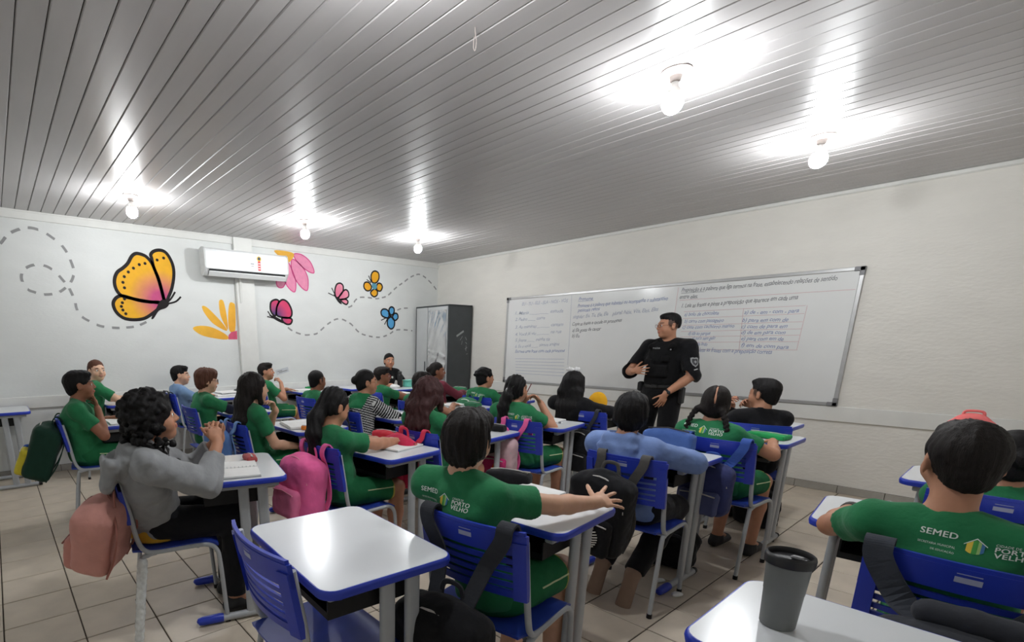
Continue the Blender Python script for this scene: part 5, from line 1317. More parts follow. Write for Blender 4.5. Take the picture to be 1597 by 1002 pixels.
# ------------------------------------------------------------------ the standing officer
def officer():
    s = 1.24
    hd = (4.20, -.75, 1.690)
    p = dict(at=(4.20, -.74, 178), head=hd, label='police officer in black uniform and vest standing in front of the whiteboard', s=s, hs=1.10, h=.0065, yaw=140, pitch=-2, hip=(.0, -.02, .93), neck=(.0, -.01, -.01), sw=.158, bw=1.18,
             skin='tan', hair='fade', hc='black', stub=1, glasses=mat('glasses_brown', srgb(110, 60, 44), .3), lower='trousers', hands=.92, jaw=1.08, group=None,
             lm=cloth('black_uniform', srgb(17, 17, 20)), shirt=dict(kind='uniform_shirt', m=cloth('black_uniform', srgb(17, 17, 20)), off=.016, sleeve=1.02, ar=.062, hem=.88, wr=.006),
             legs={-1: ((-.10, -.02, .90), (-.115, .03, .50), (-.12, -.01, .09), (-.14, .12, .04)), 1: ((.10, -.02, .90), (.115, .03, .50), (.12, -.01, .09), (.14, .12, .04))},
             L=dict(w=(-.135, .170, .905), pole=(-1, -.35, 0), d=(.28, .16, -1), n=(.7, -.5, 0), curl=(14, 20, 16), spread=6), R=dict(w=(.205, .205, 1.110), pole=(.75, -.6, -.5), d=(-1, .28, .12), n=(-.2, -1, .1), curl=(14, 18, 12), spread=9))
    i = make_person(p); o = i['o']; N = i['N']; V, Q = i['SV'], i['SQ']
    # armoured vest
    vs = SD(); top = N-A3(0, 0, .075)
    vs.ecap(A3(0, .005, 1.02), A3(top[0]*.6, top[1]*.7+.01, 1.30), (.172, .150), (.168, .148), (1, 0, 0), .03)
    for e in (-1, 1): vs.cap(A3(e*.10+top[0], .10, 1.36), A3(e*.10+top[0], -.10, 1.38), .030, .030, .03)
    vs.ell(N+A3(0, .03, .01), (.085, .10, .06), None, .01, 's')
    vs.rbox((-.01, .150, 1.12), (.20, .05, .12), .012, None, .01); vs.rbox((.08, .158, 1.20), (.07, .04, .07), .010, None, .008); vs.rbox((-.08, .155, 1.24), (.08, .035, .06), .01, None, .008)
    vs.noise(lambda x, y, z: .002*vnoise(x, y, z, 40, 1))
    v2, q2 = vs.solve(.0075)
    m = mat('vest_black', srgb(13, 13, 15), .8, .2, bump=.2, bscale=80)
    ve = obj('vest', np_mesh('vest', v2, q2), m, o)
    bv = BVHTree.FromPolygons([tuple(q) for q in v2], [tuple(int(t) for t in q) for q in q2])
    def lay(pts, d=.003):
        out = []
        for a, b in pts:
            hh = bv.ray_cast(Vector((a, 1, b)), Vector((0, -1, 0))); y = hh[0].y if hh[0] is not None else .17
            out.append((a, y+d, b))
        return out
    tv, tf = text_mesh('POLÍCIA', 1.0, 0, 1.0, .02, 1)
    k = .075/(tv[:, 0].max()-tv[:, 0].min())
    me = bpy.data.meshes.new('lettering'); me.from_pydata(lay([(.075-a*k, 1.335+b*k) for a, b, _ in tv]), [], tf); me.update()
    obj('lettering', me, mat('vest_print', srgb(150, 150, 150), .6), ve)
    MB().sphere((-.10, lay([(-.10, 1.33)])[0][1], 1.33), (.008, .004, .008), 8, 6).build('pin', mat('pin_metal', srgb(170, 170, 175), .3, metal=.7), ve)
    # belt with holster, pouch
    b = SD(); b.ecap(A3(0, .0, .955), A3(0, .0, .985), (.172, .150), (.170, .148), (1, 0, 0), .01); b.cutplane((0, 0, .99), (0, 0, 1)); b.cutplane((0, 0, .94), (0, 0, -1))
    v3, q3 = b.solve(.008); be = obj('belt', np_mesh('belt', v3, q3), mat('belt_black', srgb(12, 12, 13), .5), o)
    MB().box((-.215, .02, .88), (.045, .075, .17), bev=.012).box((-.22, .06, .955), (.03, .10, .035), bev=.010).build('holster', mat('holster_black', srgb(20, 20, 22), .45), be)
    MB().box((.185, .06, .95), (.05, .07, .10), bev=.012).build('pouch', mat('holster_black', srgb(20, 20, 22), .45), be)
    MB().box((0, .158, .965), (.06, .012, .04), bev=.004).build('buckle', mat('holster_black', srgb(20, 20, 22), .45), be)
    # watch on the left wrist
    S_, El, W = i['arms'][-1]; ax = unit(W-El); c = W-ax*.018
    wt = MB().tube([tuple(c-ax*.010), tuple(c+ax*.010)], .0345, 16, cap=True).build('watch_strap', mat('watch_black', srgb(18, 18, 20), .4), o, smooth=True)
    out = unit(np.cross(ax, A3(0, 0, 1))); out = out if out[1] > 0 else -out
    MB().sphere(tuple(c+out*.034), (.018, .012, .018), 12, 8).build('watch_face', mat('watch_face', srgb(40, 42, 46), .2), wt)
    # shoulder patch on the left sleeve
    S_, El, W = i['arms'][-1]; mid = S_+(El-S_)*.50
    sb = BVHTree.FromPolygons([tuple(q) for q in V], [tuple(int(t) for t in q) for q in Q])
    dirv = unit(A3(-.75, .62, 0)); side = np.cross(A3(0, 0, 1), dirv)
    def patch(name, poly, m, d, par):
        pts = []
        for a, z in poly:
            st = mid+dirv*.3+side*a+A3(0, 0, z); hh = sb.ray_cast(Vector(st), Vector(-dirv))
            q = np.array(hh[0]) if hh[0] is not None else mid+dirv*.065+side*a+A3(0, 0, z)
            pts.append(tuple(q+dirv*d))
        me = bpy.data.meshes.new(name); me.from_pydata(pts, [], [tuple(range(len(pts)))]); me.update(); return obj(name, me, m, par)
    shield = [(-.036, .038), (-.018, .044), (0, .040), (.018, .044), (.036, .038), (.036, .0), (.024, -.028), (0, -.046), (-.024, -.028), (-.036, 0)]
    pt = patch('arm_patch', shield, mat('patch_grey', srgb(150, 152, 152), .7), .006, o)
    patch('patch_field', [(a*.72, b*.72) for a, b in shield], mat('patch_dark', srgb(58, 58, 62), .7), .009, pt)
    patch('patch_star', [(.016*math.cos(t*PI/4)*(1 if t % 2 == 0 else .5), .016*math.sin(t*PI/4)*(1 if t % 2 == 0 else .5)+.002) for t in range(8)], mat('patch_grey', srgb(150, 152, 152), .7), .012, pt)
    patch('flag_tab', [(-.018, -.070), (.018, -.060), (.018, -.068), (-.018, -.078)], mat('patch_light', srgb(190, 190, 188), .7), .007, o)
officer()

# ================================================================== bags
def bag_mat(name, c, pat=None):
    m = cloth('bag_'+name, c)
    return m
def backpack(key, label, m, m2, mstrap, mzip, c=(0, -.335, .57), dim=(.28, .13, .36), rot=(0, 0, 0), strap=.07, sw=.032, top=None, pocket=True, keyring=None, cat='backpack'):
    """a school bag hanging by its straps from a chair back: body, pocket, zip, handle, two straps"""
    cx, cy, cr = CH[key]
    e = empty('backpack', (cx, cy, 0), math.radians(cr)); tag(e, label, cat, 'school bags hung on chairs')
    Rm_ = np.array(Matrix.Rotation(math.radians(rot[2]), 3, 'Z') @ Matrix.Rotation(math.radians(rot[0]), 3, 'X') @ Matrix.Rotation(math.radians(rot[1]), 3, 'Y')); c = A3(*c)
    P = lambda x, y, z: c+Rm_@A3(x, y, z)
    w_, d_, h_ = dim
    b = SD(); b.rbox(c, (w_, d_, h_*.86), .048, Rm_, .02); b.ell(P(0, 0, h_*.22), (w_*.48, d_*.52, h_*.30), Rm_, .04)
    ph = rng.uniform(0, 9); b.noise(lambda x, y, z: .006*vnoise(x, y, z, 22, ph)+.003*vnoise(x, y, z, 55, ph))
    v, q = b.solve(.0108); bo = obj('bag_body', np_mesh('bag_body', v, q), m, e)
    if pocket:
        b = SD(); b.rbox(P(0, -d_*.52, -h_*.20), (w_*.78, d_*.42, h_*.42), .026, Rm_, .02); b.noise(lambda x, y, z: .005*vnoise(x, y, z, 30, ph+1))
        v, q = b.solve(.0108); po = obj('pocket', np_mesh('pocket', v, q), m2, e)
        MB().tube([tuple(P(x*w_, -d_*.74+.02*abs(x)*w_, -h_*.02-.03*abs(x))) for x in np.linspace(-.34, .34, 9)], .004, 6).build('zip', mzip, po)
    arc = [tuple(P(w_*.46*math.cos(t), -d_*.36, h_*.10+h_*.36*math.sin(t))) for t in np.linspace(.05, PI-.05, 15)]
    MB().tube(arc, .0045, 6).build('zip', mzip, bo)
    tp = P(0, d_*.30, h_*.47)
    MB().tube(bez([tuple(tp+A3(-.045, 0, -.01)), tuple(tp+A3(-.03, .0, .045)), tuple(tp+A3(.03, 0, .045)), tuple(tp+A3(.045, 0, -.01))], 6), .010, 8, flat=((0, 1, 0), .5)).build('handle', mstrap, e)
    def ribbon(pts, sw):
        V = []; F = []
        for i, p_ in enumerate(pts):
            t = (pts[min(i+1, len(pts)-1)]-pts[max(i-1, 0)]).normalized(); a = Vector((1, 0, 0)); a = (a-t*a.dot(t)).normalized(); n = t.cross(a)
            for da, dn in ((-1, -1), (1, -1), (1, 1), (-1, 1)): V.append(p_+a*da*sw/2+n*dn*.004)
        for i in range(len(pts)-1):
            for j in range(4): F.append((4*i+j, 4*i+(j+1) % 4, 4*i+4+(j+1) % 4, 4*i+4+j))
        F += [(3, 2, 1, 0), tuple(4*(len(pts)-1)+j for j in range(4))]
        MB().add(V, F).build('strap', mstrap, e)
    for sx in (-1, 1):
        x = sx*strap
        if top is None:
            ribbon(bez([tuple(P(sx*w_*.36, d_*.40, -h_*.42)), tuple(P(sx*w_*.42, d_*.60, -h_*.10)), tuple(P(sx*w_*.30, d_*.55, h_*.30)), (sx*w_*.34, -.262, .80), (sx*w_*.36, -.250, .846), (sx*w_*.36, -.222, .850), (sx*w_*.36, -.190, .80), (sx*w_*.34, -.17, .72)], 5), max(sw, .036))
        else:
            ribbon(bez([tuple(P(sx*w_*.18, d_*.2, h_*.42)), (x*1.2, -.262, .70), (x*1.9, -.262, .80), (x*2.0, -.258, .848), (x*2.0, -.222, .856), (x*2.0, -.200, .80), (x*2.0, -.185, .70)], 6), sw)
    if keyring:
        t0 = P(w_*.10, -d_*.80, -h_*.12)
        MB().tube(bez([tuple(t0), tuple(t0+A3(.006, -.01, -.05)), tuple(t0+A3(-.004, -.012, -.11))], 5), .008, 6, flat=((1, 0, 0), .5)).build('tassel', keyring, e)
        MB().tube(bez([tuple(t0), tuple(t0+A3(-.02, -.01, -.05)), tuple(t0+A3(-.028, -.012, -.10))], 5), .008, 6, flat=((1, 0, 0), .5)).build('tassel', keyring, e)
    return e, P

B = lambda n, r, g, b: cloth('bag_'+n, srgb(r, g, b))
blkb = B('black', 26, 26, 29); charc = B('charcoal', 56, 58, 64); zd = mat('zip_dark', srgb(40, 36, 38), .5); zl = mat('zip_light', srgb(190, 186, 182), .5)
backpack('gray', 'dusty pink backpack hanging from the chair of the girl in grey', B('dusty', 208, 150, 140), B('dusty2', 200, 140, 130), B('dusty3', 160, 104, 94), B('dusty4', 150, 96, 88), c=(.17, -.295, .56), dim=(.28, .17, .36), rot=(-12, 8, -22), keyring=B('dusty4', 150, 96, 88))
backpack('pony', 'hot pink backpack hanging from the chair of the writing girl', B('hotpink', 238, 104, 162), B('pink2', 240, 126, 170), B('pink3', 236, 104, 164), B('pink4', 240, 150, 176), c=(.0, -.335, .60), dim=(.31, .17, .39), rot=(-8, 0, 0))
backpack('long', 'denim blue backpack on the chair of the long-haired girl', B('denim', 92, 130, 188), B('denim2', 104, 142, 196), B('denim3', 120, 156, 206), zd, c=(-.03, -.345, .66), dim=(.27, .13, .30))
e_, P_ = backpack('leftboy', 'dark green backpack with yellow and blue panels on the left boy\'s chair', B('dkgreen', 28, 58, 46), B('panelyellow', 206, 190, 60), B('dkgreen', 28, 58, 46), zl, c=(.04, -.36, .585), dim=(.33, .19, .48), rot=(-22, 0, 0))
b = SD(); b.ell(P_(-.05, -.10, -.03), (.07, .035, .05), None, .01); v, q = b.solve(.009); obj('panel', np_mesh('panel', v, q), B('panelblue', 40, 84, 170), e_)
backpack('center', 'black backpack hanging low behind the boy in the centre', blkb, blkb, charc, zl, c=(0, -.36, .40), dim=(.33, .17, .40), strap=.075, sw=.055, top=1)
e_, P_ = backpack('right', 'dark backpack with wide grey straps behind the boy at the right edge', charc, charc, B('slate', 66, 70, 78), zd, c=(.02, -.40, .53), dim=(.34, .18, .36), strap=.088, sw=.062, top=1)
b = SD(); b.cap(P_(-.07, .03, .20), P_(.07, .03, .20), .034, .034, .01); b.ell(P_(0, .03, .20), (.03, .036, .036), None, .01); v, q = b.solve(.009); obj('rolled_strap', np_mesh('rolled_strap', v, q), charc, e_)
e_, P_ = backpack('hood', 'black backpack with grey patterned straps and white skull print on the pale hoodie child\'s chair', blkb, blkb, B('greypat', 86, 84, 82), zl, c=(-.05, -.345, .54), dim=(.31, .17, .46), rot=(0, 4, 0), sw=.045)
mw = mat('print_bone', srgb(214, 210, 204), .7)
for k in range(9):
    zz = -.145+.013*k; wd = .075*math.sqrt(max(.1, 1-((k-4)/5.2)**2))
    MB().tube(bez([tuple(P_(-wd, -.132, zz)), tuple(P_(-wd*.3, -.139, zz+.012)), tuple(P_(wd*.3, -.139, zz-.006)), tuple(P_(wd, -.132, zz+.006))], 5), .0032, 5).build('print_stroke', mw, e_)
MB().sphere(tuple(P_(.03, -.136, -.02)), (.02, .006, .022), 12, 8).build('print_eye', mw, e_)
backpack('pencil', 'pink and grey backpack with orange tag on the pencil girl\'s chair', B('palepink', 214, 180, 186), B('magenta', 206, 60, 120), B('pink3', 226, 84, 146), zl, c=(-.06, -.335, .57), dim=(.27, .13, .34), keyring=B('orange', 226, 90, 50))
backpack('wavy', 'crimson backpack on the chair of the wavy-haired girl', B('crimson', 196, 44, 78), B('crimson2', 210, 62, 96), B('crimson3', 214, 60, 90), zl, c=(-.02, -.345, .64), dim=(.30, .13, .36))
backpack('braid', 'navy patterned backpack under the braided girl\'s chair back', B('navypat', 58, 64, 110), B('navypat2', 84, 90, 130), B('blue3', 62, 92, 168), zl, c=(.02, -.34, .55), dim=(.28, .13, .34), strap=.08, sw=.05, top=1)
backpack('curly', 'green backpack with white piping on the curly-haired boy\'s chair', B('green2', 60, 120, 86), B('green3', 90, 140, 110), B('green2', 60, 120, 86), mat('piping_white', srgb(226, 230, 222), .6), c=(-.02, -.33, .68), dim=(.27, .12, .30))
backpack('bowgirl', 'black bag hanging low on the long black-haired girl\'s chair', blkb, blkb, charc, zl, c=(.06, -.32, .50), dim=(.26, .13, .38), top=1)
backpack('lblue', 'dark blue bag on the chair of the boy in pale blue', B('inkblue', 34, 42, 84), B('inkblue', 34, 42, 84), charc, zd, c=(0, -.31, .68), dim=(.25, .11, .28))
backpack('stripe', 'navy bag behind the girl in stripes', B('inkblue', 34, 42, 84), B('inkblue', 34, 42, 84), charc, zd, c=(.04, -.33, .66), dim=(.24, .11, .28))

def soft(name, label, cat, loc, parts, m, rz=0, h=.006, group=None, noise=.003):
    """a soft thing built from ellipsoids / rounded boxes in its own frame"""
    sd = SD()
    for kind, c, r in parts:
        if kind == 'e': sd.ell(c, r, None, .015)
        else: sd.rbox(c, r, min(r)*.32, None, .01)
    ph = rng.uniform(0, 9)
    sd.noise(lambda x, y, z: noise*vnoise(x, y, z, 50, ph))
    sd.cutplane((0, 0, .0005), (0, 0, -1), k=.001)
    v, q = sd.solve(h); o = obj(name, np_mesh(name, v, q), m, loc=loc, rot=(0, 0, math.radians(rz)))
    return tag(o, label, cat, group)
TZ = DZ+.001
def pouch(label, x, y, m, rz=0, L=.20, W=.075, Hh=.05, z=TZ, zipm=None):
    o = soft('pencil_case', label, 'pencil case', (x, y, z), [('b', (0, 0, Hh*.45), (L, W, Hh*.9)), ('e', (0, 0, Hh*.5), (L*.42, W*.5, Hh*.52))], m, rz, .006, 'pencil cases on the desks')
    MB().tube([(-L*.42, 0, Hh*.93), (-L*.2, .004, Hh*1.03), (L*.2, .004, Hh*1.03), (L*.42, 0, Hh*.93)], .0035, 6).build('zip', zipm or zl, o)
    MB().box((L*.40, 0, Hh*1.02), (.03, .008, .004)).build('zip_pull', zipm or zl, o)
    return o
M_PAPER = mat('paper', srgb(236, 236, 234), .75, .2, var=.02); M_PAGE = mat('page_block', srgb(220, 220, 216), .8); M_COVER = mat('cover_grey', srgb(120, 124, 130), .6)
def notebook(label, x, y, rz=0, w_=.20, d_=.27, cover=None, spiral=True, t=.012, opened=True, z=TZ, lines=True):
    e = tag(empty('notebook', (x, y, z), math.radians(rz)), label, 'notebook', 'notebooks on the desks')
    cm = cover or M_COVER
    MB().box((0, 0, .001), (w_*2 if opened else w_, d_, .002)).build('cover', cm, e)
    for sx in ((-1, 1) if opened else (0,)):
        nx = 8; V = []; F = []
        for i in range(nx+1):
            u = i/nx; xx = (sx*(.003+u*(w_-.006)) if sx else -w_/2+u*w_)
            zz = .002+t*(1-.25*u)+(.004*math.sin(u*PI) if sx else 0)
            for yy in (-d_/2+.003, d_/2-.003): V += [(xx, yy, zz), (xx, yy, .002)]
        for i in range(nx):
            a = 4*i
            F += [(a, a+4, a+6, a+2), (a+1, a+3, a+7, a+5), (a, a+1, a+5, a+4), (a+2, a+6, a+7, a+3)]
        F += [(0, 2, 3, 1), (4*nx, 4*nx+1, 4*nx+3, 4*nx+2)]
        MB().add(V, F).build('pages', M_PAPER, e)
    if spiral:
        for k in range(12):
            yy = -d_/2+.02+k*(d_-.04)/11; x0 = 0 if opened else -w_/2
            MB().tube([(x0+.010*math.cos(a), yy, .010+.010*math.sin(a)) for a in np.linspace(0, 2*PI, 9)], .0012, 4, cap=False).build('spiral_ring', M_STEEL, e)
    return e
notebook('open notebook under the elbow of the girl in grey', 4.14, -5.29, -18, .17, .25)
notebook('notebook with pen under the writing girl\'s hand', 4.20, -4.24, 12, .19, .26, opened=False)
notebook('spiral notebook by the elbow of the boy in the centre', 5.36, -4.46, 5, .19, .26, opened=False, t=.018)
notebook('cream-paged notebook in front of the boy at the right edge', 6.42, -3.53, 4, .19, .26, opened=False)
notebook('small notebook beside the elbow of the girl with the pencil', 4.15, -2.55, 5, .15, .2, opened=False)
notebook('thick open notebook in front of the long-haired girl', 3.06, -4.33, -12, .17, .25, t=.022, spiral=False)
notebook('notebook under the arms of the brown-haired boy with glasses', 1.84, -4.33, 0, .18, .25, opened=False)
notebook('papers and red-edged book before the girl in stripes', 3.14, -3.36, 10, .18, .25, cover=mat('cover_red', srgb(190, 60, 60), .6), opened=False)
notebook('open notebook before the long black-haired girl', 4.06, -1.50, 0, .17, .22, spiral=False)
notebook('notebook on the desk of the boy propping his cheek', .33, -2.83, 0, .19, .25, cover=mat('cover_green', srgb(60, 140, 110), .6), opened=False)
notebook('lowest big book of the pile by the painted wall', .33, -3.93, 2, .22, .29, opened=False, t=.026, spiral=False)
notebook('upper white notebook of the pile by the painted wall', .32, -3.90, 9, .20, .27, opened=False, t=.018, spiral=False, z=TZ+.029)
notebook('notebook on the desk behind the reddish-haired girl', 2.86, -2.43, 0, .17, .24, opened=False)
notebook('pale notebook before the child with red glasses', 1.55, -2.08, 0, .18, .25, opened=False, spiral=False)
notebook('notebook on the chin-resting left boy\'s desk', 1.93, -5.40, 0, .17, .24, spiral=False)
pouch('grey and red round pencil pouch on the grey hoodie girl\'s desk', 3.98, -5.13, B('redgrey', 176, 84, 84), -10, .12, .06, .035)
pouch('red open pencil case on the writing girl\'s desk', 3.96, -4.16, B('redcase', 206, 50, 66), 10, .20, .09, .065)
pouch('black pencil case behind the boy in the centre', 5.17, -4.37, blkb, 20, .21, .08, .065)
pouch('green patterned pencil pouch on the braided girl\'s desk', 5.52, -2.05, B('greenpouch', 40, 150, 84), -8, .24, .13, .035)
pouch('grey striped pencil case beside the pile of books', .34, -3.76, B('greycase', 96, 100, 100), 0, .20, .07, .07, z=TZ)
pouch('green flat pouch on the desk of the boy propping his cheek', .30, -2.66, B('greenpouch', 40, 150, 84), 20, .22, .10, .04)
pouch('green pouch on the desk beside the cabinet', 1.72, -1.16, B('green2', 60, 120, 86), 10, .20, .09, .05)
pouch('black case on the curly-haired boy\'s desk', 2.68, -1.40, blkb, 5, .22, .09, .06)
pouch('green pouch on the desk of the girl looking back', .30, -4.93, B('green3', 90, 140, 110), 15, .18, .08, .04)
pouch('green pouch on the desk behind the wavy-haired girl', 3.08, -2.36, B('green2', 60, 120, 86), 0, .18, .09, .05)
pouch('dark pencil case on the desk before the wavy-haired girl', 4.18, -3.30, blkb, 10, .16, .07, .05)

# small things on desks
sh_ = tag(empty('sharpener', (3.26, -4.40, TZ), .4), 'orange block sharpener on the long-haired girl\'s desk', 'sharpener')
MB().box((0, 0, .016), (.045, .032, .032), bev=.005).build('sharpener_body', mat('orange_plastic', srgb(236, 132, 36), .4), sh_)
MB().box((0, 0, .034), (.030, .014, .004)).build('blade', M_STEEL, sh_)
er = tag(empty('eraser', (4.27, -2.62, TZ), .3), 'small white eraser by the pencil girl\'s elbow', 'eraser')
MB().box((0, 0, .007), (.04, .022, .014), bev=.003).build('rubber', M_PAPER, er); MB().box((.004, 0, .007), (.022, .0235, .0155), bev=.002).build('sleeve', M_COVER, er)
pn = tag(empty('pencil', (4.20, -4.18, TZ+.02), .2), 'pencil lying on the writing girl\'s notebook', 'pencil')
MB().tube([(-.08, 0, 0), (.07, 0, 0)], .0036, 6).build('barrel', mat('pencil_dark', srgb(40, 40, 48), .4), pn); MB().tube([(.07, 0, 0), (.088, 0, 0)], [.0036, .0006], 6).build('tip', mat('pencil_wood', srgb(206, 170, 120), .6), pn)
rl = tag(MB().box((0, 0, .0015), (.03, .17, .003)).build('ruler', mat('ruler_grey', srgb(120, 126, 128), .3), loc=(5.30, -2.20, TZ), rot=(0, 0, .5)), 'grey plastic ruler by the braided girl\'s arm', 'ruler')
# woman's desk: bottle, box, bag
bt_ = tag(empty('bottle', (.78, -1.46, TZ)), 'black flask standing on the woman\'s desk', 'bottle')
MB().lathe([(.001, 0), (.036, 0), (.038, .006), (.038, .17), (.034, .185), (.028, .19)], n=20).build('flask', mat('flask_black', srgb(22, 22, 24), .35), bt_, smooth=True)
MB().lathe([(.028, .19), (.030, .192), (.030, .225), (.026, .23), (.001, .23)], n=20).build('lid', mat('flask_lid', srgb(30, 30, 32), .4), bt_, smooth=True)
bx = tag(empty('storage_box', (.80, -1.30, TZ), .1), 'teal plastic box on the woman\'s desk', 'box')
MB().box((0, 0, .045), (.12, .16, .09), bev=.010).build('tub', mat('teal_plastic', srgb(110, 196, 178), .4), bx); MB().box((0, 0, .095), (.13, .17, .014), bev=.005).build('lid', mat('teal_plastic2', srgb(124, 206, 188), .4), bx)
soft('crumpled_paper', 'crumpled white paper on the desk before the woman in black', 'paper', (.84, -1.62, TZ), [('e', (0, 0, .02), (.06, .05, .035)), ('e', (.04, .02, .02), (.04, .05, .025))], M_PAPER, 0, .006, None, .008)
soft('yellow_bag', 'rounded yellow bag standing beside the long black-haired girl', 'bag', (4.06, -1.70, TZ), [('e', (0, 0, .085), (.085, .06, .10)), ('b', (0, 0, .05), (.15, .10, .10))], B('yellowbag', 236, 176, 40), 20, .007)

o = soft('school_bag', 'pink bag on the farthest right desk, only its top showing above the boy\'s hair', 'bag', (6.40, -1.84, TZ), [('b', (0, 0, .10), (.20, .10, .20)), ('e', (0, 0, .175), (.085, .045, .07))], B('coralbag', 240, 124, 122), 0, .007)
MB().tube(bez([(-.04, 0, .23), (-.03, 0, .255), (.03, 0, .255), (.04, 0, .23)], 5), .007, 8).build('handle', B('coralbag', 240, 124, 122), o)
o = soft('school_bag', 'denim blue bag lying on the desk beyond the pale hoodie child', 'bag', (5.27, -2.985, TZ), [('b', (0, 0, .055), (.30, .09, .11)), ('e', (0, 0, .085), (.13, .042, .045))], B('denimbag', 74, 104, 168), -2, .007)
MB().tube([(-.12, -.02, .122), (0, -.02, .135), (.12, -.02, .122)], .004, 6).build('zip', zd, o)

# cup on the near right desk
cup = tag(empty('cup', (6.327, -4.832, TZ)), 'tall grey plastic cup with a black rim on the nearest right desk', 'cup')
m_cup = mat('cup_grey', srgb(116, 118, 116), .45, .4, var=.03)
MB().lathe([(.001, 0), (.032, 0), (.034, .004), (.0375, .085), (.0382, .087), (.0420, .162), (.0395, .162), (.035, .085), (.031, .008), (.001, .008)], n=40).build('cup_body', m_cup, cup, smooth=True)
rim = MB(); pr = [(.0425, .152), (.0462, .154), (.0468, .170), (.0450, .176), (.0420, .178), (.0400, .174), (.0400, .156), (.0418, .152)]; n_ = 40; v = []; f = []
for r_, z_ in pr: v += [(r_*math.cos(2*PI*j/n_), r_*math.sin(2*PI*j/n_), z_) for j in range(n_)]
for i in range(len(pr)):
    for j in range(n_): f.append((i*n_+j, i*n_+(j+1) % n_, ((i+1) % len(pr))*n_+(j+1) % n_, ((i+1) % len(pr))*n_+j))
rim.add(v, f).build('rim', mat('rim_black', srgb(34, 34, 36), .4), cup, smooth=True)
MB().lathe([(.001, .160), (.038, .160), (.040, .163), (.036, .166), (.001, .164)], n=32).build('lid_disc', mat('rim_black', srgb(34, 34, 36), .4), cup, smooth=True)
MB().box((.012, .004, .169), (.026, .014, .008), bev=.003).build('lid_spout', mat('lid_grey', srgb(120, 120, 122), .3), cup)

# plastic film wound round one chair leg
wr = SD(); P0, P1 = A3(.208, -.205, .01), A3(.199, -.150, .40)
wr.cap(P0, P1, .020, .023, .01); wr.noise(lambda x, y, z: .004*vnoise(x, y, z, 120, 2)+.002*vnoise(x, y, z*.4, 200, 5))
v, q = wr.solve(.005); obj('plastic_wrap', np_mesh('plastic_wrap', v, q), mat('film', srgb(224, 228, 228), .15, .7, var=.15, scale=40, bump=.4, bscale=60), CHAIR['gray'])['label'] = 'crinkled clear film wrapped round the leg'
# bags and scraps on the floor
o = soft('school_bag', 'black bag lying on the floor under the braided girl\'s chair', 'bag', (5.33, -2.90, 0), [('b', (0, 0, .10), (.30, .22, .20)), ('e', (.05, .02, .17), (.12, .10, .08))], blkb, 20, .009, None, .008)
MB().tube(bez([(-.08, -.1, .17), (-.03, -.13, .235), (.05, -.12, .23), (.09, -.08, .16)], 5), .010, 8).build('strap', charc, o)
o = soft('school_bag', 'black bag on the floor by the wall beyond the braided girl', 'bag', (5.42, -1.62, 0), [('b', (0, 0, .12), (.28, .20, .24)), ('e', (.0, .02, .22), (.11, .09, .08))], blkb, -10, .009, None, .008)
MB().tube(bez([(-.08, -.1, .2), (-.03, -.13, .28), (.05, -.12, .28), (.09, -.08, .2)], 5), .010, 8).build('strap', charc, o)
for (x, y, lb) in ((5.29, -3.22, 'crumpled paper scrap on the floor beside the hoodie child\'s shoe'), (5.42, -3.21, 'crumpled paper scrap under the hoodie child\'s desk'), (5.56, -3.31, 'torn paper scrap by the blue desk foot')):
    soft('paper_scrap', lb, 'paper', (x, y, 0), [('e', (0, 0, .006), (.03, .022, .012)), ('e', (.02, .012, .004), (.02, .02, .010))], M_PAPER, rng.uniform(0, 90), .004, 'paper scraps on the floor', .005)

# ------------------------------------------------------------------ worn details
def ring_on(info, side, mtl, name, back=.03, r=.031, wd=.016):
    S_, El, W = info['arms'][side]; ax = unit(W-El); c = W-ax*back
    return MB().tube([tuple(c-ax*wd/2-ax*.004), tuple(c-ax*wd/2), tuple(c+ax*wd/2), tuple(c+ax*wd/2+ax*.004)], [r*.9, r, r, r*.9], 18).build(name, mtl, info['o'], smooth=True)
rb_ = ring_on(INFO['right'], -1, mat('bracelet_brown', srgb(44, 34, 30), .6, bump=.5, bscale=90), 'wristband', .022, .031, .024)
i = INFO['pencil']; g = i['g']
MB().tube([tuple(g(.012, .112, -.055)), tuple(g(.035, .150, .035))], .0038, 6).build('held_pencil', mat('pencil_red', srgb(120, 40, 44), .4), None).name = 'pencil'
o = bpy.data.objects['pencil'] if 'pencil' in bpy.data.objects else None
pe = COL.objects[-1]; pe.location = i['o'].location; pe.rotation_euler = i['o'].rotation_euler
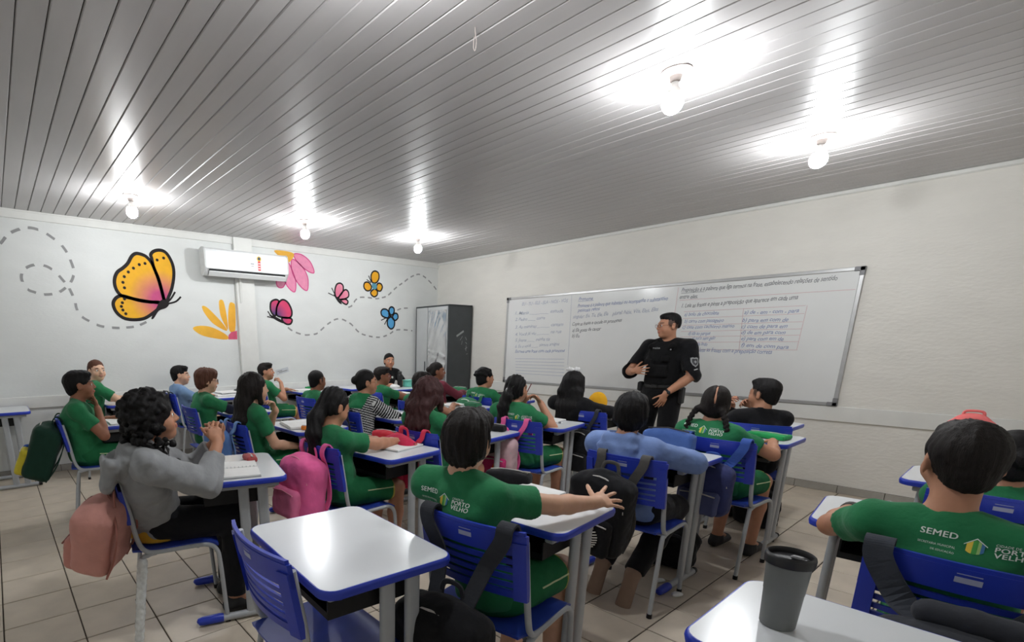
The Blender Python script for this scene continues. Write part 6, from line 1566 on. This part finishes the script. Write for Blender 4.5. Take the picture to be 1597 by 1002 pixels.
tag(pe, 'dark red pencil held at the girl\'s mouth', 'pencil')
MB().sphere(tuple(g(0, -.112, .0)), .018, 12, 8).build('hair_tie', mat('tie_white', srgb(220, 220, 222), .6), i['o'], smooth=True)
def bow(info, pos, mtl, sc=1.0):
    g = info['g']; b = SD()
    for sx in (-1, 1):
        b.ell(g(pos[0]+sx*.028*sc, pos[1], pos[2]+.004), (.028*sc, .012*sc, .018*sc), None, .004)
    b.ell(g(*pos), (.010, .012, .012), None, .006); b.noise(lambda x, y, z: .003*np.sin(x*240))
    v, q = b.solve(.0045); obj('hair_bow', np_mesh('hair_bow', v, q), mtl, info['o'])
bow(INFO['bowgirl'], (-.005, -.040, .122), mat('bow_white', srgb(226, 226, 226), .6), 1.1)
# navy under-sleeves of the boy with glasses
i = INFO['glasses']; b = SD()
for e in (-1, 1):
    S_, El, W = i['arms'][e]
    b.cap(S_+(El-S_)*.45, El, .046, .044, .01); b.cap(El, W-unit(W-El)*.005, .044, .034, .01)
b.noise(lambda x, y, z: .003*vnoise(x, y, z, 45, 4)); v, q = b.solve(.007)
obj('under_sleeve', np_mesh('under_sleeve', v, q), M_NAVY, i['o'])
# yellow shirt hem below the grey hoodie
b = SD(); b.ecap((0, -.065, .475), (0, -.065, .52), (.150, .128), (.150, .128), (1, 0, 0), .01); b.cutplane((0, 0, .535), (0, 0, 1)); b.cutplane((0, 0, .462), (0, 0, -1))
v, q = b.solve(.008); obj('undershirt_hem', np_mesh('undershirt_hem', v, q), cloth('yellow_cloth', srgb(222, 172, 56)), INFO['gray']['o'])
# woman's shirt emblem
i = INFO['teacher']; bvt = BVHTree.FromPolygons([tuple(t) for t in i['SV']], [tuple(int(k) for k in t) for t in i['SQ']])
hh = bvt.ray_cast(Vector((-.07, 1, i['N'][2]-.12)), Vector((0, -1, 0)))
if hh[0] is not None: MB().sphere(tuple(hh[0]), (.022, .004, .020), 10, 6).build('shirt_emblem', mat('print_white', srgb(226, 234, 226), .6), i['o'])
